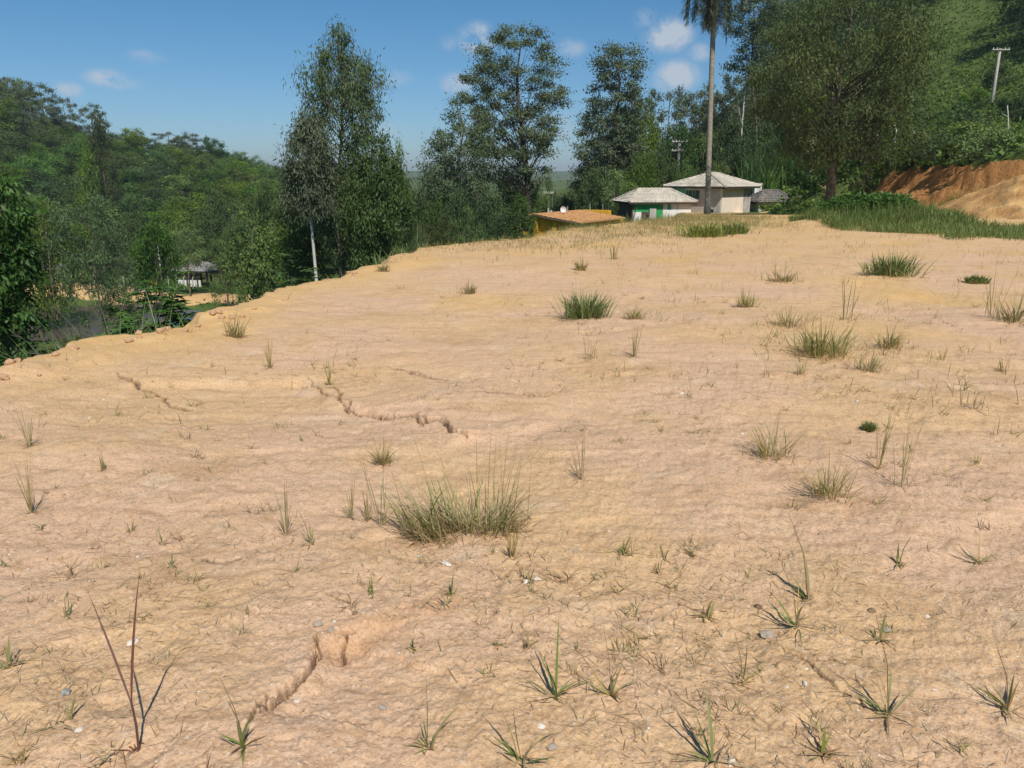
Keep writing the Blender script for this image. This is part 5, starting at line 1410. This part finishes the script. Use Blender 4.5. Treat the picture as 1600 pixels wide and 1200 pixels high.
# tiny sprouts and dead bits over the clay
def clay_d(x, y):
    s = sdt(x, y)
    return (s > .3) * np.clip(.30 + .9 * noise(x / 1.1, y / 1.1, 101) + .3 * sstep(-1, 4, x), 0, 1)
def fan(r, n, rmin, rmax, per=5, spread=.03):
    c = n // per; th = r.uniform(-.68, .68, c); rad = np.sqrt(r.uniform(rmin ** 2, rmax ** 2, c)) if rmax < 8 else np.exp(r.uniform(math.log(rmin), math.log(rmax), c))
    x = np.repeat(rad * np.sin(th), per); y = np.repeat(rad * np.cos(th), per)
    s = spread
    return x + r.normal(size=len(x)) * s, y + r.normal(size=len(x)) * s
field('tiny_sprouts', 'tiny dry sprouts dotted over the bare clay', 17000, lambda r, n: fan(r, n, 1.8, 24, 5, .025), .06 + 0, .0035, M['grass_mixed'], 58, clay_d, (.2, 1.3), (.1, .9), 3, lambda x, y: .72 + 0 * x)
field('dry_wisps', 'dry grass wisps dotted over the middle of the clay field', 9000, lambda r, n: fan(r, n, 5.5, 26, 9, .06), lambda x, y: .12 + .004 * y, .006, M['grass_mixed'], 64, lambda x, y: clay_d(x, y) * (.15 + .6 * sstep(-1, 3, x)), (.1, .9), (.1, .8), 3, lambda x, y: .62 + 0 * x)
field('dead_litter', 'short dead blades lying on the clay', 9000, lambda r, n: fan(r, n, 1.5, 16, 1, 0), .07, .003, M['grass_dry'], 59, clay_d, (1.35, 1.6), (-.1, .25), 2, cat='dead grass', z_off=.012)

# ------------------------------------------------------------------ grass tufts one by one
def tuft(u, v, hpx, wpx, style, label, seed, group=None, cat='grass tuft'):
    r = np.random.default_rng(seed)
    x, y, z = hit(u, v, False); z = Hs(x, y, True)
    dist = math.sqrt(x * x + y * y + (EYE - z) ** 2); down = math.atan2(EYE - z, math.hypot(x, y))
    h = hpx * dist / FPX / math.cos(down); w = wpx * dist / FPX / 2
    o = thing({'purple': 'grass_sprig', 'sprig': 'grass_sprig', 'tall': 'grass_stalks'}.get(style, 'grass_tuft'), label, cat, (x, y, z), 0, group)
    if style in ('sprig', 'purple'):
        big_ = hpx > 65; az0 = r.uniform(0, 6.28)
        n = int(r.integers(8, 12) if big_ else r.integers(4, 8)) if style == 'sprig' else 2
        for k in range(n):
            az = az0 + r.normal() * 1.3; main = k < (2 if big_ else 1)
            ln = r.uniform(.05, .3) if main else r.uniform(.5, 1.25)
            L = h * r.uniform(.7, 1.05) if main else w * r.uniform(.35, 1.1) / max(.5, math.sin(ln))
            mt = M['grass_green'] if r.random() < (.6 if big_ else .3) else M['grass_mixed']
            if style == 'purple': mt = M['grass_purple']; az = (2.6, .3)[k]; ln = (.35, .12)[k]; L = h * (.62, .75)[k]
            bz = np.array([[r.normal() * .006, r.normal() * .006, 0.0]])
            if style == 'purple': bz = np.array([[0, 0, h * .28]])
            V, F, T = blades(bz, az, ln, r.uniform(-.2, .9) if style != 'purple' else .1, L, (min(.010, .004 + h * .045) if style == 'sprig' else .008) * (1 if main else .8), 6, True, r.uniform(.2, .9), r, 1.0, (.1 if style == 'purple' else None))
            link('blade', np_mesh('blade', V, F, [mt], tone=T, smooth=True), o)
        if style == 'purple':
            mb = MB(); mb.tube([(0, 0, -.02), (.004, 0, h * .15), (0, 0, h * .3)], [.004, .0035, .003], 6); mb.build('stalk', M['grass_purple'], o)
        n = 8 if style == 'sprig' else 5
        V, F, T = blades(np.stack([r.normal(size=n) * .01, r.normal(size=n) * .01, np.full(n, .005)], -1), r.uniform(0, 6.28, n), r.uniform(1.0, 1.5, n), r.uniform(0, .6, n), w * r.uniform(.4, .9, n), .006, 4, True, None, r)
        link('dry_blades', np_mesh('dry blades', V, F, [M['grass_dry'] if style == 'sprig' else M['grass_purple']], tone=T), o, kind='stuff')
        if r.random() < .5 and style == 'sprig':
            mb = MB(); a = r.uniform(0, 6.28); q = h * r.uniform(.9, 1.5)
            mb.tube([(0, 0, 0), (.1 * q * math.cos(a), .1 * q * math.sin(a), q * .55), (.32 * q * math.cos(a), .32 * q * math.sin(a), q)], [.0018, .0014, .0008], 4); mb.build('flower_stalk', M['grass_dry'], o)
        return o
    cfg = {  # green blades, mixed, dry-at-foot, tall
        'green': (300, 50, 70, 6), 'mixed': (50, 190, 180, 14), 'straw': (8, 60, 45, 6), 'tall': (0, 9, 7, 3), 'thin': (0, 14, 12, 1), 'big': (50, 230, 620, 20)}[style]
    wid = max(.0045, 1.1 * dist / FPX)
    h *= {'tall': 1.0, 'thin': 1.0, 'big': .88}.get(style, 1.2); w *= .72 if style != 'big' else .84
    def grp(n, mat, hl, hh, sp, lean, bend, nm, tn=None, ww=1.0):
        if n <= 0: return
        p = r.normal(size=(n, 2)) * w * sp
        if style == 'big':
            c = r.integers(0, 3, n); p = r.normal(size=(n, 2)) * w * (.19, .16) + np.array([(-.66, -.15), (-.12, .05), (.46, .05)])[c] * w
        V, F, T = blades(np.stack([p[:, 0], p[:, 1] * .8, np.zeros(n)], -1), np.arctan2(p[:, 1], p[:, 0]) + r.normal(size=n) * .9, r.uniform(*lean, n), r.uniform(*bend, n), h * r.uniform(hl, hh, n), wid * ww, 5, True, (r.random(n) ** .38 if tn is None and mat is not M['grass_green'] else tn), r)
        link(nm, np_mesh(nm, V, F, [mat], tone=T), o, kind='stuff')
    if style in ('tall', 'thin'):
        grp(cfg[1], M['grass_mixed'], .45, 1.05, .25, (.02, .22), (.0, .25), 'stalks', np.full(cfg[1], .65))
        grp(cfg[2], M['grass_dry'], .12, .4, .3, (.3, 1.3), (.1, .8), 'dry_blades')
        return o
    grp(cfg[0], M['grass_green'], .35, .85, .38, (.05, .6), (.1, .9), 'green_blades', None, 1.5)
    grp(cfg[1], M['grass_mixed'], .3, .85, .42, (.05, .6), (.1, 1.1), 'straw_blades', None)
    grp(cfg[2], M['grass_dry'], .12, .42, .6 if style != 'big' else .45, (.3, 1.5), (.1, 1.4), 'dry_blades')
    grp(cfg[3], M['grass_mixed'], .9, 1.45 if style == 'big' else 1.15, .2, (.0, .2), (.0, .35), 'flower_stalks', np.full(cfg[3], .7), .8)
    return o
TUFTS = [
 (735, 828, 150, 220, 'big', 'largest grass tuft, straw and green, in the middle of the foreground clay'),
 (915, 497, 52, 92, 'green', 'round green tuft with straw rim standing alone on the clay, above the largest tuft'),
 (1392, 430, 36, 100, 'green', 'wide dark green tuft at the right, in front of the grassy heap'),
 (1205, 718, 62, 80, 'straw', 'yellowish upright tuft right of centre casting a thin shadow to the left'),
 (1295, 778, 60, 90, 'straw', 'scruffy tuft with curled dead blades, lower right of the yellowish tuft'),
 (1285, 555, 55, 120, 'mixed', 'wide straggling tuft of many green and straw blades right of centre'),
 (1320, 500, 70, 55, 'tall', 'stand of tall straw stalks behind the wide straggling tuft'),
 (1232, 512, 30, 75, 'straw', 'low tuft leaning right, just above the wide straggling tuft'),
 (1548, 497, 78, 60, 'tall', 'tall straw stalks near the right edge of the clay'),
 (1583, 502, 40, 60, 'straw', 'bushy low tuft at the right edge beside the tall stalks'),
 (368, 527, 38, 32, 'straw', 'lone yellow tuft near the clay edge at the left'),
 (733, 459, 20, 28, 'straw', 'small dark-footed tuft in the middle distance left of the green tuft'),
 (598, 424, 16, 22, 'straw', 'little tuft right on the clay rim by the trees'),
 (908, 422, 22, 24, 'straw', 'small tuft directly behind the round green tuft'),
 (1166, 480, 30, 34, 'straw', 'thin grey-green tuft left of the tall straw stalks'),
 (992, 500, 24, 40, 'straw', 'low tuft just right of the round green tuft'),
 (1355, 582, 30, 60, 'straw', 'flat spreading tuft right below the wide straggling tuft'),
 (1388, 545, 34, 46, 'straw', 'sparse dry tuft right of the wide straggling tuft'),
 (1250, 588, 36, 30, 'thin', 'thin upright sprout under the wide straggling tuft'),
 (925, 560, 38, 55, 'thin', 'leaning pale blades below the round green tuft'),
 (990, 560, 60, 18, 'thin', 'pair of very thin stalks right of the leaning pale blades'),
 (597, 715, 42, 30, 'straw', 'small pale tuft upper left of the largest tuft'),
 (597, 822, 130, 50, 'tall', 'tall green-straw stalks immediately left of the largest tuft'),
 (447, 835, 115, 12, 'tall', 'single narrow spike of grass standing alone left of centre'),
 (549, 805, 75, 16, 'thin', 'thin stalks between the lone spike and the largest tuft'),
 (575, 812, 50, 14, 'thin', 'short thin stalk next to the tall green-straw stalks'),
 (47, 700, 65, 12, 'thin', 'thin reddish stalk at the far left, upper one'),
 (50, 802, 75, 14, 'thin', 'thin reddish stalk at the far left, lower one'),
 (422, 577, 62, 10, 'thin', 'thin upright stalk below the lone yellow tuft'),
 (515, 600, 40, 8, 'thin', 'faint thin stalk near the shallow scarp'),
 (800, 872, 62, 24, 'thin', 'upright straw stalks at the front foot of the largest tuft'),
 (910, 745, 85, 60, 'tall', 'open fan of straight blades right of the largest tuft'),
 (1408, 765, 120, 70, 'tall', 'tall leaning stalks at right with long diagonal blade'),
 (1372, 735, 90, 18, 'thin', 'thin stalks just left of the tall leaning ones'),
 (868, 1092, 120, 130, 'sprig', 'dark green sprig of broad blades at bottom centre with sharp shadows'),
 (955, 1088, 55, 90, 'sprig', 'spreading sprig attached right of the bottom centre sprig'),
 (815, 1192, 90, 120, 'sprig', 'broad-bladed sprig cut by the bottom edge, centre'),
 (670, 1172, 90, 60, 'sprig', 'narrow sprig with one long blade, left of the bottom centre sprigs'),
 (382, 1168, 70, 80, 'sprig', 'small sprig beside the deep crack at lower left'),
 (216, 1168, 200, 60, 'purple', 'two long purple-brown blades on a single stalk at lower left'),
 (14, 1045, 45, 50, 'sprig', 'small sprig at the left edge near the bottom'),
 (1245, 985, 75, 100, 'sprig', 'dense little sprig in the lower right with spiky blades'),
 (1262, 935, 75, 50, 'sprig', 'tall thin sprig directly above the dense little sprig'),
 (1160, 1065, 60, 50, 'sprig', 'curved single-bladed sprig left of the lower right hairline crack'),
 (1388, 1118, 70, 100, 'sprig', 'bushy dry-green sprig at lower right below the hairline crack'),
 (1112, 1195, 95, 150, 'sprig', 'wide sprig at the bottom edge with one bright blade to the right'),
 (1285, 1180, 40, 120, 'sprig', 'flattened star-shaped sprig at the bottom right'),
 (1575, 1108, 45, 110, 'sprig', 'creeping sprig with broad blade at the right edge near the bottom'),
 (1105, 962, 40, 55, 'sprig', 'tiny sprig right of centre in the lower part'),
 (1405, 880, 36, 40, 'sprig', 'small dry sprig at right between stones'),
 (1530, 878, 42, 60, 'sprig', 'straggling sprig close to the right edge'),
 (1375, 1000, 46, 60, 'sprig', 'small sprig left of the flattened soil in the lower right'),
 (975, 868, 24, 34, 'sprig', 'tiny sprig right below the largest tuft'),
 (485, 850, 30, 40, 'sprig', 'tiny dead-footed sprig left of the largest tuft'),
 (828, 912, 34, 40, 'sprig', 'tiny green sprig growing between white stones'),
 (706, 930, 34, 30, 'sprig', 'tiny green sprig left of the short branching crack'),
 (270, 885, 26, 20, 'sprig', 'tiny upright sprig in the left foreground'),
 (645, 1010, 18, 20, 'sprig', 'tiniest sprig beside the brown scarp'),
 (825, 1010, 30, 40, 'sprig', 'little shrivelled sprig above the bottom centre sprig'),
 (780, 1010, 26, 26, 'sprig', 'thin shrivelled sprig left of the other shrivelled one'),
 (1080, 870, 22, 34, 'sprig', 'tiny pair of blades at centre right'),
 (1030, 895, 22, 30, 'sprig', 'tiny pale sprig left of the tiny pair of blades'),
 (205, 832, 18, 26, 'thin', 'flattened dry wisp in the left middle foreground'),
 (160, 735, 26, 18, 'thin', 'forked dry wisp at left'),
 (1520, 640, 30, 60, 'thin', 'leaning dry wisp at the right'),
 (1565, 580, 24, 40, 'thin', 'short dry wisp near the right edge'),
 (1525, 442, 12, 40, 'green', 'small flat dark weed near the right edge, beyond the stalks'),
 (1358, 668, 16, 20, 'green', 'tiny dark green seedling right of centre'),
 (960, 405, 26, 26, 'thin', 'wispy grass behind the round green tuft, right'),
 (1222, 440, 26, 60, 'straw', 'low dry tuft in the right middle distance'),
 (1100, 370, 24, 110, 'green', 'low wide green patch of grass on the crest in front of the palm'),
 (1145, 366, 20, 60, 'green', 'smaller green grass patch right of the one in front of the palm'),
]
for i, tf in enumerate(TUFTS): tuft(*tf[:6], 900 + i)
# small weeds: a few patterns copied
protos = []
for i in range(8):
    r = np.random.default_rng(1200 + i); n = 9
    V, F, T = blades(np.stack([r.normal(size=n) * .012, r.normal(size=n) * .012, np.zeros(n)], -1), r.uniform(0, 6.28, n), r.uniform(.1, 1.3, n), r.uniform(.1, .9, n), r.uniform(.02, .075, n), .0035, 4, True, None, r)
    protos.append(np_mesh('weed', V, F, [M['grass_mixed'] if i % 3 else M['grass_dry']], tone=T))
LAND = [(nm_,) + tuple(flat(u_, v_)) for nm_, u_, v_ in [('the largest grass tuft', 735, 828), ('the round green tuft', 915, 497), ('the wide dark tuft', 1392, 430), ('the yellowish tuft', 1205, 718), ('the scruffy tuft', 1295, 778),
    ('the straggling tuft', 1285, 555), ('the right-edge stalks', 1548, 497), ('the lone yellow tuft', 368, 527), ('the dark-footed tuft', 733, 459), ('the lone grass spike', 447, 835), ('the left-edge stalk', 50, 802),
    ('the purple-brown blades', 216, 1168), ('the deep crack', 450, 1080), ('the brown scarp', 600, 955), ('the bottom centre sprig', 868, 1092), ('the dense little sprig', 1245, 985), ('the bushy sprig', 1388, 1118),
    ('the right-edge sprig', 1530, 878), ('the short branching crack', 790, 896), ('the upper cracks', 690, 650), ('the clay-rim tuft', 598, 424), ('the fan of blades', 910, 745), ('the tall leaning stalks', 1408, 765)]]
r = np.random.default_rng(13); k = 0
while k < 260:
    th = r.uniform(-.66, .66); rad = math.exp(r.uniform(math.log(1.9), math.log(12))); x, y = rad * math.sin(th), rad * math.cos(th)
    if clay_d(np.array([x]), np.array([y]))[0] < r.random() * .8 or sdt(np.array([x]), np.array([y]))[0] < .3: continue
    s = r.uniform(.5, 1.3) * (1 + rad * .06)
    o = link('weed_sprout', protos[k % 8], None, (x, y, Hs(x, y, True)), r.uniform(0, 6.28), (s, s, s))
    q = min(LAND, key=lambda q: math.hypot(q[1] - x, q[2] - y) / (1 + .0 * rad)); dx, dy = x - q[1], y - q[2]
    dd_ = ('right of' if dx > 0 else 'left of') if abs(dx) > abs(dy) else ('behind' if dy > 0 else 'in front of')
    near_ = 'close' if math.hypot(dx, dy) < .25 * rad * .8 else 'well'
    tag(o, '%s %s weed sprout %s %s %s' % ('tiny' if s < .9 * (1 + rad * .06) else 'small', 'greenish' if (k % 8) % 3 else 'dry', near_, dd_, q[0]), 'weed', 'small weed sprouts over the clay'); k += 1
# stones
for i, (u, v, s, mt, lb) in enumerate([
    (1065, 616, .030, 'quartz', 'white stone lying alone in the upper middle of the clay'), (1340, 627, .022, 'quartz', 'small white stone at upper right beside a dark clod'),
    (698, 883, .026, 'quartz', 'pale flat stone below the largest grass tuft'), (822, 911, .020, 'quartz', 'left of the two white stones by the tiny green sprig'), (839, 909, .018, 'quartz', 'right of the two white stones by the tiny green sprig'),
    (208, 998, .024, 'quartz', 'whitish stone behind the purple-brown blades'), (102, 1078, .026, 'rock_pale', 'big pale stone half buried at lower left'), (124, 1143, .016, 'quartz', 'white pebble at the lower left corner'),
    (496, 974, .022, 'greystone', 'grey stone on the lip of the eroded scarp, left'), (518, 982, .020, 'greystone', 'grey stone on the lip of the eroded scarp, right'),
    (555, 957, .014, 'pebble', 'round brown pebble above the eroded scarp'), (463, 1082, .018, 'quartz', 'pale stone in the deep crack at lower left'),
    (597, 1094, .020, 'greystone', 'blue-grey flat stone in the bottom centre left'), (862, 1173, .020, 'greystone', 'blue-grey stone under the bottom sprig'),
    (1200, 990, .030, 'greystone', 'grey-green stone at the start of the hairline crack'), (1388, 983, .022, 'greystone', 'grey stone on the right of the lower clay'),
    (1143, 1192, .020, 'quartz', 'white stone at the bottom edge, right of centre'), (1258, 1070, .016, 'quartz', 'pinkish stone by the lower right crack'), (1362, 953, .020, 'pebble', 'brown stone in the lower right'),
    (900, 865, .018, 'greystone', 'greyish stone right of the largest grass tuft'), (215, 870, .012, 'quartz', 'tiny white stone on the left'), (1185, 948, .02, 'pebble', 'flat brown stone left of the dense little sprig')]):
    x, y, z = hit(u, v, False); z = Hs(x, y, True)
    o = link('stone', stone_mesh('stone', 300 + i, M[mt], .55), None, (x, y, z + s * .15), random.random() * 6, (s, s * .8, s))
    o.scale = (s * .8, s * .6, s * .7); tag(o, lb, 'stone')
def pebbles(name, label, n, rmin, rmax, s0, mat, seed, dist_=True):
    r = np.random.default_rng(seed)
    th = r.uniform(-.7, .7, n); rad = np.exp(r.uniform(math.log(rmin), math.log(rmax), n)); x = rad * np.sin(th); y = rad * np.cos(th)
    m = (sdt(x, y) > .15) & (r.random(n) < .3 + .9 * np.clip(noise(x / .9, y / .9, seed), -.3, .8)); x = x[m]; y = y[m]; n = len(x); rad = rad[m]
    s = s0 * np.exp(r.normal(size=n) * .45) * (.6 + rad * .12)
    z = H(x, y, True)
    tpl = np.array([(1, 0, 0), (.3, .95, 0), (-.8, .6, .1), (-.8, -.6, 0), (.3, -.95, .1), (.1, 0, .7), (-.3, .3, .65), (0, 0, -.4)], float)
    tf = np.array([(0, 1, 5, 5), (1, 2, 6, 5), (2, 3, 6, 6), (3, 4, 5, 6), (4, 0, 5, 5)])
    tri = [(0, 1, 5), (1, 6, 5), (1, 2, 6), (2, 3, 6), (3, 5, 6), (3, 4, 5), (4, 0, 5)]
    a = r.uniform(0, 6.28, n); V = tpl[None] * (1 + r.normal(size=(n, 8, 1)) * .15) * (s[:, None, None] * np.stack([np.ones(n), r.uniform(.6, 1, n), r.uniform(.4, .9, n)], -1)[:, None, :])
    c_, s_ = np.cos(a)[:, None], np.sin(a)[:, None]
    Vx = V[..., 0] * c_ - V[..., 1] * s_; Vy = V[..., 0] * s_ + V[..., 1] * c_
    V = np.stack([Vx + x[:, None], Vy + y[:, None], V[..., 2] + z[:, None]], -1).reshape(-1, 3)
    F = (np.arange(n)[:, None, None] * 8 + np.array(tri)[None]).reshape(-1, 3)
    o = link(name, np_mesh(name, V, F, [mat])); tag(o, label, 'gravel', None, 'stuff'); print(name, n)
M['clod'] = plain_mat('clay clod', (.60, .38, .225), .97, .05, .3, 8, .3, (.44, .25, .13), .5, 200)
pebbles('clay_clods', 'small crumbs and clods of clay loose on the ground', 26000, 1.5, 22, .0035, M['clod'], 401)
pebbles('gravel_bits', 'pale bits of gravel pressed into the clay', 5200, 1.5, 14, .0035, M['quartz'], 402)
pebbles('dark_pebbles', 'small brown pebbles scattered on the clay', 3500, 1.5, 14, .003, M['pebble'], 403)
# clods on the rim
r = np.random.default_rng(14)
for i in range(46):
    t_ = r.uniform(4.2, 18.5); j = int(t_); e = EDGE[j] * (1 - (t_ - j)) + EDGE[j + 1] * (t_ - j)
    x, y = e[0] + r.uniform(.05, .5), e[1] + r.uniform(-.2, .2); s = r.uniform(.012, .045)
    o = link('clay_clod', stone_mesh('clay clod', 600 + i % 9, M['clod'], .8) if i < 9 else bpy.data.meshes['clay clod' if i % 9 == 0 else 'clay clod.%03d' % (i % 9)], None, (x, y, Hs(x, y, True) + s * .3), r.uniform(0, 6.28), (s, s, s))
    tag(o, '%s clod of clay on the crumbling rim, %s' % ('small' if s < .028 else 'larger', ['near the left edge', 'by the cane grass', 'by the glossy shrub', 'below the pavilion', 'by the white trunk'][min(4, int((t_ - 4.2) / 2.9))]), 'clod', 'clods along the crumbling rim')

# ------------------------------------------------------------------ haze
hm = bpy.data.materials.new('haze'); hm.use_nodes = True; ht = hm.node_tree; ht.nodes.clear()
hv = ht.nodes.new('ShaderNodeVolumePrincipled'); hv.inputs['Color'].default_value = (.82, .90, 1, 1); hv.inputs['Density'].default_value = HAZE
hv.inputs['Anisotropy'].default_value = .2
ho = ht.nodes.new('ShaderNodeOutputMaterial'); ht.links.new(hv.outputs[0], ho.inputs['Volume'])
if HAZE > 0:
    mb = MB(); mb.box(-4600, 4600, -4600, 4600, -40, 62)
    tag(mb.build('haze', hm), kind='stuff')

_tot = 0
for _m in bpy.data.meshes:
    if _m.users: _tot += sum(1 for _ in ()) + len(_m.loops) - 2 * len(_m.polygons)
print('unique triangles', _tot)
